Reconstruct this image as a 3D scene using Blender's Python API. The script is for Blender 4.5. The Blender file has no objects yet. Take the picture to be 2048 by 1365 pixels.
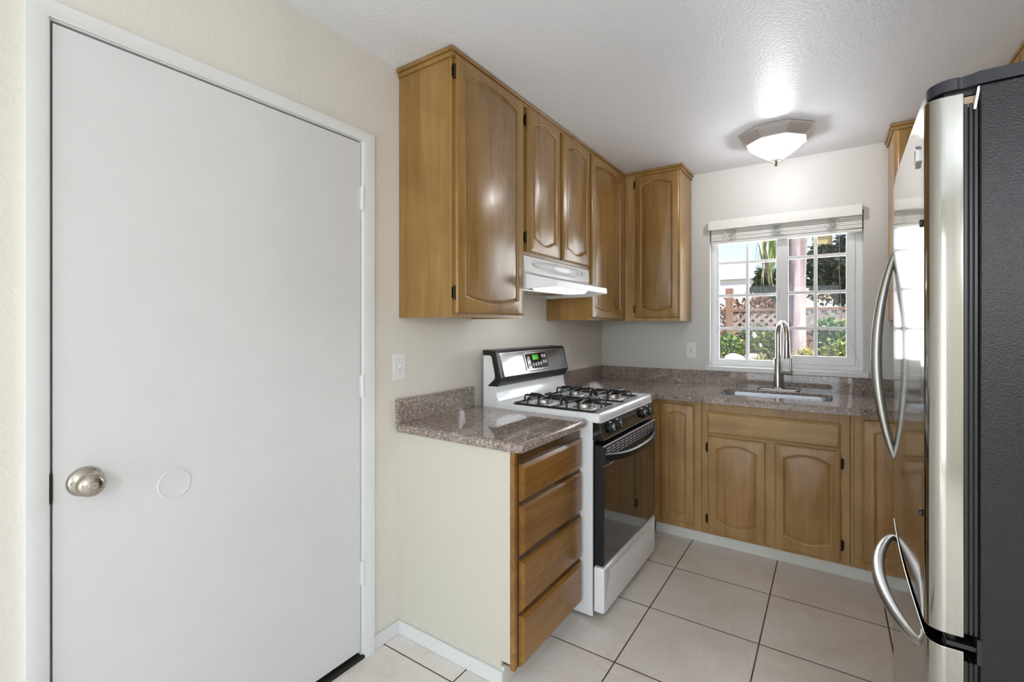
import bpy, bmesh, math, random
from mathutils import Vector, Matrix, noise

random.seed(7)
SC = bpy.context.scene
COL = SC.collection
PI = math.pi
D = 2.2126      # back wall
CZ = 2.454      # ceiling height
RW = 2.52       # right wall of the galley

# ------------------------------------------------------------------ camera
cam_d = bpy.data.cameras.new('camera')
cam_d.sensor_width = 36.0
cam_d.lens = 940.334 / 2048 * 36.0
cam_d.shift_y = -(682.5 - 652.86) / 2048
cam_d.clip_start = 0.02
cam = bpy.data.objects.new('camera', cam_d)
COL.objects.link(cam)
cam.location = (1.5601, -1.4254, 1.335)
cam.rotation_euler = (PI / 2, 0, 0.5943)
SC.camera = cam

# ------------------------------------------------------------------ view, world, sun, daylight
SC.view_settings.view_transform = 'Standard'
SC.view_settings.look = 'None'
SC.view_settings.gamma = 1.0
SC.view_settings.exposure = 0.2
SC.view_settings.use_curve_mapping = False

world = bpy.data.worlds.new('sky')
SC.world = world
world.use_nodes = True
wn = world.node_tree.nodes
wl = world.node_tree.links
sky = wn.new('ShaderNodeTexSky')
sky.sky_type = 'NISHITA'
sky.sun_disc = False
sky.sun_elevation = math.radians(48)
sky.sun_rotation = math.radians(120)
wl.new(sky.outputs['Color'], wn['Background'].inputs['Color'])
wn['Background'].inputs['Strength'].default_value = 0.24


def light(name, kind, loc, direction, energy, color=(1, 1, 1), size=(1, 1)):
    ld = bpy.data.lights.new(name, kind)
    ld.energy = energy
    ld.color = color
    if kind == 'AREA':
        ld.shape = 'RECTANGLE'
        ld.size, ld.size_y = size
    ob = bpy.data.objects.new(name, ld)
    COL.objects.link(ob)
    ob.location = loc
    ob.rotation_euler = Vector(direction).to_track_quat('-Z', 'Y').to_euler()
    return ob


sun = light('sun', 'SUN', (6, -2, 9), (-0.62, 0.42, -0.72), 4.6, (1.0, 0.95, 0.87))
sun.data.angle = math.radians(0.6)
# fill lights added behind the camera, in an invented patio door and side window
light('added_rear_fill', 'AREA', (0.95, -4.62, 1.15), (0.06, 1, 0.0), 34, (0.83, 0.925, 1.0), (1.5, 2.0))
light('added_side_fill', 'AREA', (4.62, -2.6, 1.45), (-1, 0, 0), 12, (0.83, 0.925, 1.0), (2.0, 1.5))
# unseen fill light added behind the camera to lift floor and ceiling
added_fill = light('added_fill_lamp', 'POINT', (2.38, -2.9, 1.78), (0, 0, -1), 54, (0.91, 0.96, 1.0))
added_fill.data.shadow_soft_size = 0.16
# daylight of sky and sunlit garden entering by the kitchen window
light('kitchen_window_daylight', 'AREA', (1.286, D + 0.16, 1.5), (0, -1, -0.1), 17, (0.93, 0.97, 1.0), (0.86, 0.9))
# ------------------------------------------------------------------ materials


def srgb(*c):
    def f(v):
        v /= 255.0
        return v / 12.92 if v <= 0.04045 else ((v + 0.055) / 1.055) ** 2.4
    return tuple(f(v) for v in c) + (1.0,)


class NT:
    def __init__(s, name):
        s.m = bpy.data.materials.new(name)
        s.m.use_nodes = True
        s.n = s.m.node_tree.nodes
        s.l = s.m.node_tree.links
        s.b = s.n['Principled BSDF']
        s.out = s.n['Material Output']

    def new(s, t, **kw):
        nd = s.n.new(t)
        for k, v in kw.items():
            if hasattr(nd, k):
                setattr(nd, k, v)
            else:
                nd.inputs[k.replace('_', ' ')].default_value = v
        return nd

    def link(s, a, b):
        s.l.new(a, b)

    def coords(s, scale=(1, 1, 1), rot=(0, 0, 0)):
        tc = s.new('ShaderNodeTexCoord')
        mp = s.new('ShaderNodeMapping')
        mp.inputs['Scale'].default_value = scale
        mp.inputs['Rotation'].default_value = rot
        s.link(tc.outputs['Object'], mp.inputs['Vector'])
        return mp.outputs['Vector']

    def ramp(s, fac, stops, interp='LINEAR'):
        r = s.new('ShaderNodeValToRGB')
        r.color_ramp.interpolation = interp
        e = r.color_ramp.elements
        while len(e) < len(stops):
            e.new(0.5)
        for el, (p, c) in zip(e, stops):
            el.position = p
            el.color = c
        s.link(fac, r.inputs['Fac'])
        return r.outputs['Color']

    def math(s, op, a, b=None):
        nd = s.new('ShaderNodeMath', operation=op)
        for i, v in enumerate((a, b)):
            if v is None:
                continue
            if isinstance(v, (int, float)):
                nd.inputs[i].default_value = v
            else:
                s.link(v, nd.inputs[i])
        return nd.outputs[0]

    def mix(s, fac, a, b, mode='MIX'):
        nd = s.new('ShaderNodeMix', data_type='RGBA', blend_type=mode)
        for i, v in ((0, fac), (6, a), (7, b)):
            if isinstance(v, (int, float)):
                nd.inputs[i].default_value = v
            elif isinstance(v, tuple):
                nd.inputs[i].default_value = v
            else:
                s.link(v, nd.inputs[i])
        return nd.outputs[2]

    def bump(s, height, strength=0.2, dist=0.002):
        nd = s.new('ShaderNodeBump')
        nd.inputs['Strength'].default_value = strength
        nd.inputs['Distance'].default_value = dist
        s.link(height, nd.inputs['Height'])
        s.link(nd.outputs['Normal'], s.b.inputs['Normal'])

    def noise(s, vec, scale, detail=3, rough=0.55, dist=0.0):
        nd = s.new('ShaderNodeTexNoise')
        nd.inputs['Scale'].default_value = scale
        nd.inputs['Detail'].default_value = detail
        nd.inputs['Roughness'].default_value = rough
        nd.inputs['Distortion'].default_value = dist
        s.link(vec, nd.inputs['Vector'])
        return nd.outputs['Fac']


def plain(name, col, rough=0.5, metal=0.0, spec=0.5, coat=0.0, vary=0.03, emit=None):
    t = NT(name)
    v = t.coords()
    f = t.noise(v, 9, 2)
    dark = tuple(c * (1 - vary) for c in col[:3]) + (1,)
    lite = tuple(min(1, c * (1 + vary)) for c in col[:3]) + (1,)
    t.link(t.ramp(f, [(0.3, dark), (0.7, lite)]), t.b.inputs['Base Color'])
    t.b.inputs['Roughness'].default_value = rough
    t.b.inputs['Metallic'].default_value = metal
    t.b.inputs['Specular IOR Level'].default_value = spec
    t.b.inputs['Coat Weight'].default_value = coat
    t.b.inputs['Coat Roughness'].default_value = 0.08
    if emit:
        t.b.inputs['Emission Color'].default_value = emit[0]
        t.b.inputs['Emission Strength'].default_value = emit[1]
    return t.m


def plaster(name, col, rough=0.5, scale=95, strength=0.25, dist=0.002, spec=0.4):
    t = NT(name)
    v = t.coords()
    n1 = t.noise(v, scale, 3, 0.5)
    n2 = t.noise(v, 1.3, 2)
    h = t.ramp(n1, [(0.38, (0, 0, 0, 1)), (0.62, (1, 1, 1, 1))])
    a = tuple(c * 0.975 for c in col[:3]) + (1,)
    t.link(t.ramp(n2, [(0.3, a), (0.7, col)]), t.b.inputs['Base Color'])
    t.b.inputs['Roughness'].default_value = rough
    t.b.inputs['Specular IOR Level'].default_value = spec
    t.bump(h, strength, dist)
    return t.m


def wood(name, dark, mid, lite, axis='Z', rough=0.3, coat=0.25, blotch=0.55):
    """stained maple: long soft streaks along the axis, fine pores, cloudy stain"""
    t = NT(name)
    sc = {'Z': (14, 14, 0.9), 'Y': (14, 0.9, 14), 'X': (0.9, 14, 14)}[axis]
    v = t.coords(sc)
    v2 = t.coords(tuple(x * 5.5 for x in sc))
    v3 = t.coords((1, 1, 1))
    streak = t.noise(v, 1.0, 5, 0.6, 0.8)
    fine = t.noise(v2, 1.0, 3, 0.6)
    cloud = t.noise(v3, 4.5, 3, 0.6, 0.4)
    base = t.ramp(streak, [(0.25, dark), (0.5, mid), (0.78, lite)])
    c2 = t.ramp(cloud, [(0.3, (0.66, 0.6, 0.53, 1)), (0.65, (1, 1, 1, 1))])
    c3 = t.ramp(fine, [(0.3, (0.84, 0.82, 0.8, 1)), (0.6, (1, 1, 1, 1))])
    m1 = t.mix(blotch, base, c2, 'MULTIPLY')
    m2 = t.mix(0.6, m1, c3, 'MULTIPLY')
    t.link(m2, t.b.inputs['Base Color'])
    r = t.ramp(streak, [(0.3, (rough * 0.85,) * 3 + (1,)), (0.7, (rough * 1.2,) * 3 + (1,))])
    t.link(r, t.b.inputs['Roughness'])
    t.b.inputs['Coat Weight'].default_value = coat
    t.b.inputs['Coat Roughness'].default_value = 0.22
    t.bump(streak, 0.12, 0.0015)
    return t.m


def granite(name):
    t = NT(name)
    v = t.coords()
    vo = t.new('ShaderNodeTexVoronoi', feature='F1')
    vo.inputs['Scale'].default_value = 165
    t.link(v, vo.inputs['Vector'])
    sep = t.new('ShaderNodeSeparateColor')
    t.link(vo.outputs['Color'], sep.inputs['Color'])
    f = sep.outputs['Red']
    base = t.ramp(f, [(0.0, srgb(84, 74, 70)), (0.14, srgb(140, 124, 114)), (0.4, srgb(176, 158, 146)),
                      (0.62, srgb(158, 148, 142)), (0.82, srgb(198, 186, 177)), (0.95, srgb(230, 224, 218))], 'CONSTANT')
    vb = t.new('ShaderNodeTexVoronoi', feature='F1')
    vb.inputs['Scale'].default_value = 320
    t.link(v, vb.inputs['Vector'])
    sep2 = t.new('ShaderNodeSeparateColor')
    t.link(vb.outputs['Color'], sep2.inputs['Color'])
    fine = t.ramp(sep2.outputs['Green'], [(0.0, srgb(96, 90, 88)), (0.26, srgb(162, 147, 137)),
                                          (0.7, srgb(176, 158, 146)), (0.92, srgb(214, 204, 196))], 'CONSTANT')
    c = t.mix(0.45, base, fine)
    big = t.noise(v, 7, 3)
    tint = t.ramp(big, [(0.35, (0.84, 0.82, 0.81, 1)), (0.65, (1.0, 1.0, 1.0, 1))])
    t.link(t.mix(0.9, c, tint, 'MULTIPLY'), t.b.inputs['Base Color'])
    t.b.inputs['Roughness'].default_value = 0.035
    t.b.inputs['Specular IOR Level'].default_value = 0.6
    return t.m


def brushed(name, col, rough=0.25, axis='Z', strength=0.05, metal=1.0):
    t = NT(name)
    sc = {'Z': (260, 260, 3), 'Y': (260, 3, 260), 'X': (3, 260, 260)}[axis]
    v = t.coords(sc)
    f = t.noise(v, 1.0, 2, 0.5)
    d = tuple(c * 0.93 for c in col[:3]) + (1,)
    t.link(t.ramp(f, [(0.3, d), (0.7, col)]), t.b.inputs['Base Color'])
    t.link(t.ramp(f, [(0.3, (rough * 0.85,) * 3 + (1,)), (0.7, (rough * 1.15,) * 3 + (1,))]), t.b.inputs['Roughness'])
    t.b.inputs['Metallic'].default_value = metal
    if strength:
        t.bump(f, strength, 0.0004)
    return t.m


def tiles(name, px, py, ox, oy, grout, half=0.0028):
    t = NT(name)
    tc = t.new('ShaderNodeTexCoord')
    sp = t.new('ShaderNodeSeparateXYZ')
    t.link(tc.outputs['Object'], sp.inputs[0])

    def line(o, off, p):
        a = t.math('DIVIDE', t.math('SUBTRACT', o, off), p)
        fr = t.math('FRACT', t.math('ADD', a, 0.5))
        d = t.math('MULTIPLY', t.math('ABSOLUTE', t.math('SUBTRACT', fr, 0.5)), p)
        cell = t.math('FLOOR', a)
        return d, cell
    dx, cx = line(sp.outputs['X'], ox, px)
    dy, cy = line(sp.outputs['Y'], oy, py)
    dist = t.math('MINIMUM', dx, dy)
    mask = t.math('LESS_THAN', dist, half)
    cell = t.new('ShaderNodeTexWhiteNoise', noise_dimensions='2D')
    cv = t.new('ShaderNodeCombineXYZ')
    t.link(cx, cv.inputs[0])
    t.link(cy, cv.inputs[1])
    t.link(cv.outputs[0], cell.inputs['Vector'])
    v = t.coords()
    n1 = t.noise(v, 5.5, 5, 0.6, 0.5)
    n2 = t.noise(v, 60, 3)
    base = t.ramp(n1, [(0.28, srgb(228, 218, 207)), (0.5, srgb(238, 230, 221)), (0.75, srgb(243, 238, 231))])
    fl = t.ramp(n2, [(0.35, (0.95, 0.94, 0.93, 1)), (0.6, (1, 1, 1, 1))])
    tn = t.ramp(cell.outputs['Value'], [(0, (0.95, 0.95, 0.95, 1)), (1, (1, 1, 1, 1))])
    c = t.mix(1.0, t.mix(1.0, base, fl, 'MULTIPLY'), tn, 'MULTIPLY')
    g = t.ramp(n1, [(0.3, grout), (0.8, tuple(min(1, x * 1.6) for x in grout[:3]) + (1,))])
    t.link(t.mix(mask, c, g), t.b.inputs['Base Color'])
    t.link(t.mix(mask, (0.28, 0.28, 0.28, 1), (0.85, 0.85, 0.85, 1)), t.b.inputs['Roughness'])
    edge = t.new('ShaderNodeMapRange')
    edge.inputs['From Min'].default_value = half * 0.6
    edge.inputs['From Max'].default_value = half * 2.2
    t.link(dist, edge.inputs['Value'])
    t.bump(edge.outputs[0], 0.5, 0.002)
    return t.m


def leafy(name, cols, rough=0.45, scale=23):
    t = NT(name)
    v = t.coords()
    f = t.noise(v, scale, 2, 0.6)
    n = len(cols)
    t.link(t.ramp(f, [(0.28 + 0.44 * i / max(1, n - 1), c) for i, c in enumerate(cols)]), t.b.inputs['Base Color'])
    t.b.inputs['Roughness'].default_value = rough
    return t.m


def siding(name, col, pitch, axis='Z'):
    t = NT(name)
    tc = t.new('ShaderNodeTexCoord')
    sp = t.new('ShaderNodeSeparateXYZ')
    t.link(tc.outputs['Object'], sp.inputs[0])
    fr = t.math('FRACT', t.math('DIVIDE', sp.outputs[axis], pitch))
    t.link(t.ramp(fr, [(0.0, tuple(c * 0.55 for c in col[:3]) + (1,)), (0.1, col)]), t.b.inputs['Base Color'])
    t.b.inputs['Roughness'].default_value = 0.6
    t.bump(fr, 0.5, 0.01)
    return t.m


def pane_glass(name, tint=(1, 1, 1, 1), refl=0.08):
    t = NT(name)
    tr = t.new('ShaderNodeBsdfTransparent')
    tr.inputs['Color'].default_value = tint
    gl = t.new('ShaderNodeBsdfGlossy')
    gl.inputs['Roughness'].default_value = 0.02
    fr = t.new('ShaderNodeFresnel')
    fr.inputs['IOR'].default_value = 1.35
    nz = t.noise(t.coords(), 3, 1)
    k = t.math('MULTIPLY', fr.outputs[0], t.math('ADD', t.math('MULTIPLY', nz, 0.2), 0.6))
    mx = t.new('ShaderNodeMixShader')
    t.link(k, mx.inputs[0])
    t.link(tr.outputs[0], mx.inputs[1])
    t.link(gl.outputs[0], mx.inputs[2])
    t.link(mx.outputs[0], t.out.inputs['Surface'])
    return t.m


def emitter(name, col, strength):
    t = NT(name)
    e = t.new('ShaderNodeEmission')
    e.inputs['Color'].default_value = col
    e.inputs['Strength'].default_value = strength
    t.link(e.outputs[0], t.out.inputs['Surface'])
    return t.m


M = {}
M['wall'] = plaster('cream_wall_paint', srgb(229, 224, 214), 0.42, 85, 0.22, 0.002)
M['wallb'] = plaster('pale_wall_paint', srgb(216, 215, 211), 0.42, 85, 0.22, 0.002)
M['ceil'] = plaster('ceiling_texture', srgb(243, 246, 251), 0.38, 85, 0.34, 0.0025)
M['panel'] = plaster('cream_panel_paint', srgb(213, 208, 194), 0.5, 160, 0.05, 0.001)
M['trim'] = plain('white_trim_paint', srgb(228, 229, 228), 0.32, vary=0.01)
M['door'] = plain('white_door_paint', srgb(222, 222, 222), 0.36, vary=0.012)
M['kick'] = plain('white_kick_paint', srgb(228, 227, 220), 0.4, vary=0.05)
M['floor'] = tiles('beige_floor_tile', 0.462, 0.4408, 0.912, 1.513, srgb(84, 66, 56))
M['wood'] = wood('honey_maple', srgb(132, 97, 45), srgb(158, 121, 62), srgb(174, 138, 78), 'Z')
M['woodp'] = wood('honey_maple_panel', srgb(124, 90, 46), srgb(150, 114, 61), srgb(168, 132, 76), 'Z', 0.27)
M['woodh'] = wood('honey_maple_crosswise', srgb(118, 78, 34), srgb(150, 106, 50), srgb(170, 126, 60), 'Y', 0.24, 0.2)
M['woodx'] = wood('brightened_maple_crosswise', srgb(162, 126, 76), srgb(190, 154, 100), srgb(206, 172, 120), 'X', 0.4, 0.1)  # next three: maple toned paler to make up for missing light
M['woodb'] = wood('brightened_maple', srgb(156, 118, 70), srgb(184, 147, 96), srgb(202, 168, 116), 'Z', 0.4, 0.1)
M['woodbp'] = wood('brightened_maple_panel', srgb(150, 110, 64), srgb(180, 139, 88), srgb(198, 160, 106), 'Z', 0.4, 0.1)
M['woodd'] = wood('shade_darkened_wood', srgb(66, 42, 20), srgb(88, 58, 28), srgb(108, 74, 40), 'Z', 0.32, 0.3)  # wood darkened to carry the shade in the recesses between drawers
M['granite'] = granite('brown_granite')
M['steel'] = brushed('brushed_stainless', srgb(205, 204, 200), 0.24, 'Z', 0.04)
M['handle'] = brushed('satin_handle_steel', srgb(186, 185, 182), 0.36, 'Z', 0.02)
M['steeld'] = brushed('fridge_door_stainless', srgb(180, 178, 172), 0.10, 'Z', 0.0)
M['steele'] = brushed('fridge_edge_stainless', srgb(206, 203, 190), 0.26, 'Z', 0.03)
M['steelr'] = brushed('range_stainless', srgb(206, 206, 208), 0.2, 'Y', 0.03)
M['nickel'] = brushed('satin_nickel', srgb(186, 178, 166), 0.26, 'Z', 0.03)
M['nickelr'] = brushed('lamp_nickel', srgb(226, 222, 220), 0.42, 'X', 0.03, 0.3)
M['sinkst'] = brushed('sink_stainless', srgb(214, 216, 220), 0.28, 'X', 0.03)
M['enamel'] = plain('white_enamel', srgb(238, 239, 241), 0.16, coat=0.4, vary=0.006)
M['hoodw'] = plain('white_hood_enamel', srgb(238, 238, 238), 0.28, vary=0.008)
M['hoodg'] = plain('hood_control_recess', srgb(205, 206, 204), 0.4, vary=0.02)
M['black'] = plain('black_plastic', srgb(26, 26, 28), 0.35, vary=0.1)
M['blackg'] = plain('black_gloss', srgb(14, 13, 13), 0.06, coat=0.6, vary=0.05)
M['iron'] = plain('black_grate_enamel', srgb(24, 23, 24), 0.3, vary=0.1)
M['slot'] = plain('vent_slot_metal', srgb(222, 222, 232), 0.3)
M['alu'] = plain('burner_aluminium', srgb(190, 186, 180), 0.35, metal=0.9)
M['keys'] = plain('grey_keys', srgb(176, 172, 174), 0.4)
M['lcd'] = plain('green_display', srgb(60, 170, 40), 0.3, emit=(srgb(70, 220, 40), 0.22))
M['bronze'] = plain('dark_bronze', srgb(52, 40, 30), 0.35, metal=0.6, vary=0.15)
M['gap'] = plain('dark_gap', srgb(30, 27, 24), 0.7)
M['plastic'] = plain('white_plastic', srgb(236, 236, 234), 0.35, vary=0.01)
M['vinyl'] = plain('white_vinyl', srgb(240, 241, 242), 0.35, vary=0.01)
M['blind'] = plain('white_blind', srgb(238, 238, 234), 0.42, vary=0.015)
M['cord'] = plain('grey_cord', srgb(184, 184, 180), 0.8, vary=0.15)
M['glass'] = pane_glass('window_pane')
M['lampglass'] = pane_glass('lamp_glass', (0.93, 0.95, 0.97, 1))
_t = M['lampglass'].node_tree
_tl = _t.nodes.new('ShaderNodeBsdfTranslucent')
_tl.inputs['Color'].default_value = (0.86, 0.9, 0.96, 1)
_ms = _t.nodes.new('ShaderNodeMixShader')
_ms.inputs[0].default_value = 0.006
_old = _t.nodes['Material Output'].inputs['Surface'].links[0].from_socket
_t.links.new(_old, _ms.inputs[1])
_t.links.new(_tl.outputs[0], _ms.inputs[2])
_t.links.new(_ms.outputs[0], _t.nodes['Material Output'].inputs['Surface'])
M['bulb'] = emitter('bulb_glow', (1.0, 0.96, 0.95, 1), 165)
M['lens'] = plain('hood_lamp_lens', srgb(250, 250, 248), 0.35, emit=((1, 1, 0.98, 1), 2.6))  # lens glow added to brighten the cooktop
M['paper'] = plain('torn_white_tape', srgb(236, 238, 246), 0.7)
M['card'] = plain('tan_shim', srgb(186, 160, 140), 0.7)


def fridge_black():
    t = NT('pebbled_black_steel')
    v = t.coords()
    vo = t.noise(v, 270, 2, 0.5)
    t.b.inputs['Base Color'].default_value = srgb(34, 34, 37)
    sm = t.noise(v, 2.0, 2)
    t.link(t.ramp(sm, [(0.3, srgb(17, 17, 20)), (0.7, srgb(23, 23, 27))]), t.b.inputs['Base Color'])
    t.b.inputs['Roughness'].default_value = 0.33
    t.b.inputs['Specular IOR Level'].default_value = 0.42
    t.bump(vo, 0.5, 0.0015)
    return t.m


M['fridgeb'] = fridge_black()
M['cap'] = plain('satin_black_cap', srgb(52, 53, 60), 0.3, vary=0.03)

# ------------------------------------------------------------------ geometry helpers


class MB:
    def __init__(s):
        s.bm = bmesh.new()

    def face(s, vs):
        try:
            return s.bm.faces.new(vs)
        except ValueError:
            return None

    def box(s, x0, x1, y0, y1, z0, z1):
        v = [s.bm.verts.new((x, y, z)) for z in (z0, z1) for y in (y0, y1) for x in (x0, x1)]
        for f in ((0, 2, 3, 1), (4, 5, 7, 6), (0, 1, 5, 4), (2, 6, 7, 3), (0, 4, 6, 2), (1, 3, 7, 5)):
            s.face([v[i] for i in f])
        return s

    def loft(s, loops, cap0=True, cap1=True, closed=True):
        L = [[s.bm.verts.new(p) for p in lp] for lp in loops]
        n = len(L[0])
        for a, b in zip(L, L[1:]):
            for i in range(n if closed else n - 1):
                j = (i + 1) % n
                s.face([a[i], a[j], b[j], b[i]])
        if cap0:
            s.face(L[0][::-1])
        if cap1:
            s.face(L[-1])
        return s

    def prism(s, poly, axis, a, b):
        def P(u, v, w):
            return {'X': (w, u, v), 'Y': (u, w, v), 'Z': (u, v, w)}[axis]
        s.loft([[P(u, v, a) for u, v in poly], [P(u, v, b) for u, v in poly]])
        return s

    def tube(s, pts, r, n=10, closed=False, flat=1.0, up=None):
        pts = [Vector(p) for p in pts]
        m = len(pts)
        rs = r if isinstance(r, (list, tuple)) else [r] * m
        T = []
        for i in range(m):
            if closed:
                d = pts[(i + 1) % m] - pts[i - 1]
            else:
                d = pts[min(i + 1, m - 1)] - pts[max(i - 1, 0)]
            T.append(d.normalized())
        ref = Vector(up) if up else (Vector((0, 0, 1)) if abs(T[0].z) < 0.9 else Vector((1, 0, 0)))
        N = (ref - T[0] * ref.dot(T[0])).normalized()
        loops = []
        for i in range(m):
            N = (N - T[i] * N.dot(T[i]))
            if N.length < 1e-6:
                N = T[i].orthogonal()
            N.normalize()
            B = T[i].cross(N)
            loops.append([pts[i] + (N * math.cos(2 * PI * k / n) + B * flat * math.sin(2 * PI * k / n)) * rs[i] for k in range(n)])
        if closed:
            loops.append(loops[0])
            s.loft(loops, False, False)
            bmesh.ops.remove_doubles(s.bm, verts=s.bm.verts, dist=1e-6)
        else:
            s.loft(loops)
        return s

    def lathe(s, prof, c, axis='Z', n=32, caps=True):
        c = Vector(c)
        ax = {'X': Vector((1, 0, 0)), 'Y': Vector((0, 1, 0)), 'Z': Vector((0, 0, 1))}.get(axis) if isinstance(axis, str) else Vector(axis).normalized()
        u = ax.orthogonal().normalized()
        w = ax.cross(u)
        loops = []
        for r, h in prof:
            r = max(r, 1e-4)
            loops.append([c + ax * h + (u * math.cos(2 * PI * k / n) + w * math.sin(2 * PI * k / n)) * r for k in range(n)])
        s.loft(loops, caps, caps)
        return s

    def leaf(s, p, d, nrm, ln, w, fold=0.25):
        d = d.normalized()
        sd = d.cross(nrm)
        if sd.length < 1e-4:
            sd = d.orthogonal()
        sd.normalize()
        nn = sd.cross(d)
        a = s.bm.verts.new(p)
        m = s.bm.verts.new(p + d * ln * 0.5 - nn * w * fold)
        t = s.bm.verts.new(p + d * ln - nn * ln * 0.15)
        l = s.bm.verts.new(p + d * ln * 0.45 + sd * w * 0.5)
        r = s.bm.verts.new(p + d * ln * 0.45 - sd * w * 0.5)
        s.face([a, m, l])
        s.face([l, m, t])
        s.face([a, r, m])
        s.face([r, t, m])

    def blade(s, pts, w):
        """a strap leaf along pts with a folded section"""
        pts = [Vector(p) for p in pts]
        rows = []
        for i, p in enumerate(pts):
            d = (pts[min(i + 1, len(pts) - 1)] - pts[max(0, i - 1)]).normalized()
            sd = d.cross(Vector((0, 0, 1)))
            if sd.length < 1e-3:
                sd = Vector((1, 0, 0))
            sd.normalize()
            nn = sd.cross(d)
            k = w * (1 - (i / (len(pts) - 1)) ** 3) + 0.001
            rows.append([s.bm.verts.new(q) for q in (p + sd * k, p - nn * k * 0.35, p - sd * k)])
        for a, b in zip(rows, rows[1:]):
            s.face([a[0], a[1], b[1], b[0]])
            s.face([a[1], a[2], b[2], b[1]])

    def build(s, name, mat, parent=None, bevel=0.0, seg=2, ang=35, smooth=True, label=None, flipcheck=True):
        bm = s.bm
        if flipcheck:
            bmesh.ops.recalc_face_normals(bm, faces=bm.faces)
        root = parent
        while root is not None and root.parent is not None:
            root = root.parent
        xs = [v.co for v in bm.verts]
        if root is not None:
            off = ORIG[root.name]
        else:
            lo = Vector((min(v.x for v in xs), min(v.y for v in xs), min(v.z for v in xs)))
            hi = Vector((max(v.x for v in xs), max(v.y for v in xs), max(v.z for v in xs)))
            off = Vector(((lo.x + hi.x) / 2, (lo.y + hi.y) / 2, lo.z))
        for v in bm.verts:
            v.co -= off
        me = bpy.data.meshes.new(name)
        bm.to_mesh(me)
        bm.free()
        me.materials.append(M[mat] if isinstance(mat, str) else mat)
        ob = bpy.data.objects.new(name, me)
        COL.objects.link(ob)
        if parent is not None:
            ob.parent = parent
        else:
            ob.location = off
            ORIG[ob.name] = off
        if smooth:
            for p in me.polygons:
                p.use_smooth = True
            me.set_sharp_from_angle(angle=math.radians(ang))
        if bevel:
            b = ob.modifiers.new('bevel', 'BEVEL')
            b.width = bevel
            b.segments = seg
            b.limit_method = 'ANGLE'
            b.angle_limit = math.radians(ang)
            b.harden_normals = True
        if label:
            ob['label'] = label
        return ob


ORIG = {}


def thing(name, label, cat, loc, group=None, rz=0.0):
    o = bpy.data.objects.new(name, None)
    COL.objects.link(o)
    o.empty_display_size = 0.1
    o.location = loc
    o.rotation_euler = (0, 0, rz)
    ORIG[o.name] = Vector(loc)
    o['label'] = label
    o['category'] = cat
    if group:
        o['group'] = group
    return o


def tag(o, label, cat, group=None, kind=None):
    o['label'] = label
    o['category'] = cat
    if group:
        o['group'] = group
    if kind:
        o['kind'] = kind
    return o


def struct(o, label=None):
    o['kind'] = 'structure'
    if label:
        o['label'] = label
    return o


def sthing(name, loc, label=None):
    o = bpy.data.objects.new(name, None)
    COL.objects.link(o)
    o.location = loc
    ORIG[o.name] = Vector(loc)
    o['kind'] = 'structure'
    if label:
        o['label'] = label
    return o


def box(name, mat, parent, x0, x1, y0, y1, z0, z1, bevel=0.0, seg=2, label=None):
    return MB().box(x0, x1, y0, y1, z0, z1).build(name, mat, parent, bevel, seg, label=label)


def rect_holes(mb, axis, a, b, u0, u1, v0, v1, hu0, hu1, hv0, hv1):
    """a slab across axis from a to b with one rectangular hole"""
    def P(u, v, w):
        return {'X': (w, u, v), 'Y': (u, w, v)}[axis]
    o = [(u0, v0), (u1, v0), (u1, v1), (u0, v1)]
    h = [(hu0, hv0), (hu1, hv0), (hu1, hv1), (hu0, hv1)]
    L = []
    for w in (a, b):
        L.append(([mb.bm.verts.new(P(u, v, w)) for u, v in o], [mb.bm.verts.new(P(u, v, w)) for u, v in h]))
    for i in range(4):
        j = (i + 1) % 4
        for (oo, hh) in L:
            mb.face([oo[i], oo[j], hh[j], hh[i]])
        mb.face([L[0][0][i], L[0][0][j], L[1][0][j], L[1][0][i]])
        mb.face([L[0][1][i], L[0][1][j], L[1][1][j], L[1][1][i]])
    return mb


def ring(mb, axis, a, b, u0, u1, v0, v1, wl, wr, wb, wt):
    return rect_holes(mb, axis, a, b, u0, u1, v0, v1, u0 + wl, u1 - wr, v0 + wb, v1 - wt)


# ------------------------------------------------------------------ room shell
XE, YR = 4.6, -4.6
struct(box('floor', 'floor', None, -0.2, XE + 0.1, YR - 0.1, D + 0.16, -0.1, 0.0))
struct(box('ceiling', 'ceil', None, -0.2, XE + 0.1, YR - 0.1, D + 0.16, CZ, CZ + 0.12))
DY0, DY1, DZ = -1.109, -0.199, 2.077         # door opening
struct(rect_holes(MB(), 'X', -0.14, 0.0, YR, D + 0.14, 0, CZ, DY0 - 0.02, DY1 + 0.02, -0.0, DZ + 0.02).build('wall_left', 'wall', smooth=False))
WX0, WX1, WZ0, WZ1 = 0.838, 1.734, 1.046, 2.06
struct(rect_holes(MB(), 'Y', D, D + 0.14, 0.0, RW + 0.12, 0, CZ, WX0, WX1, WZ0, WZ1).build('wall_back', 'wallb', smooth=False))
struct(box('wall_right', 'wallb', None, RW, RW + 0.12, -0.42, D, 0, CZ))
struct(box('wall_dining', 'wall', None, RW + 0.12, XE, -0.42, -0.30, 0, CZ))
struct(rect_holes(MB(), 'X', XE, XE + 0.1, YR, -0.30, 0, CZ, -3.6, -1.6, 0.7, 2.2).build('wall_side', 'wall', smooth=False))
struct(rect_holes(MB(), 'Y', YR - 0.1, YR, -0.14, XE + 0.1, 0, CZ, 0.15, 1.75, 0.05, 2.15).build('wall_rear', 'wall', smooth=False))
struct(ring(MB(), 'Y', YR - 0.07, YR - 0.02, 0.15, 1.75, 0.05, 2.15, 0.05, 0.05, 0.06, 0.05).box(0.92, 0.98, YR - 0.07, YR - 0.02, 0.1, 2.1).build('added_patio_door', 'vinyl'))  # unseen patio door added for the rear fill light
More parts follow.
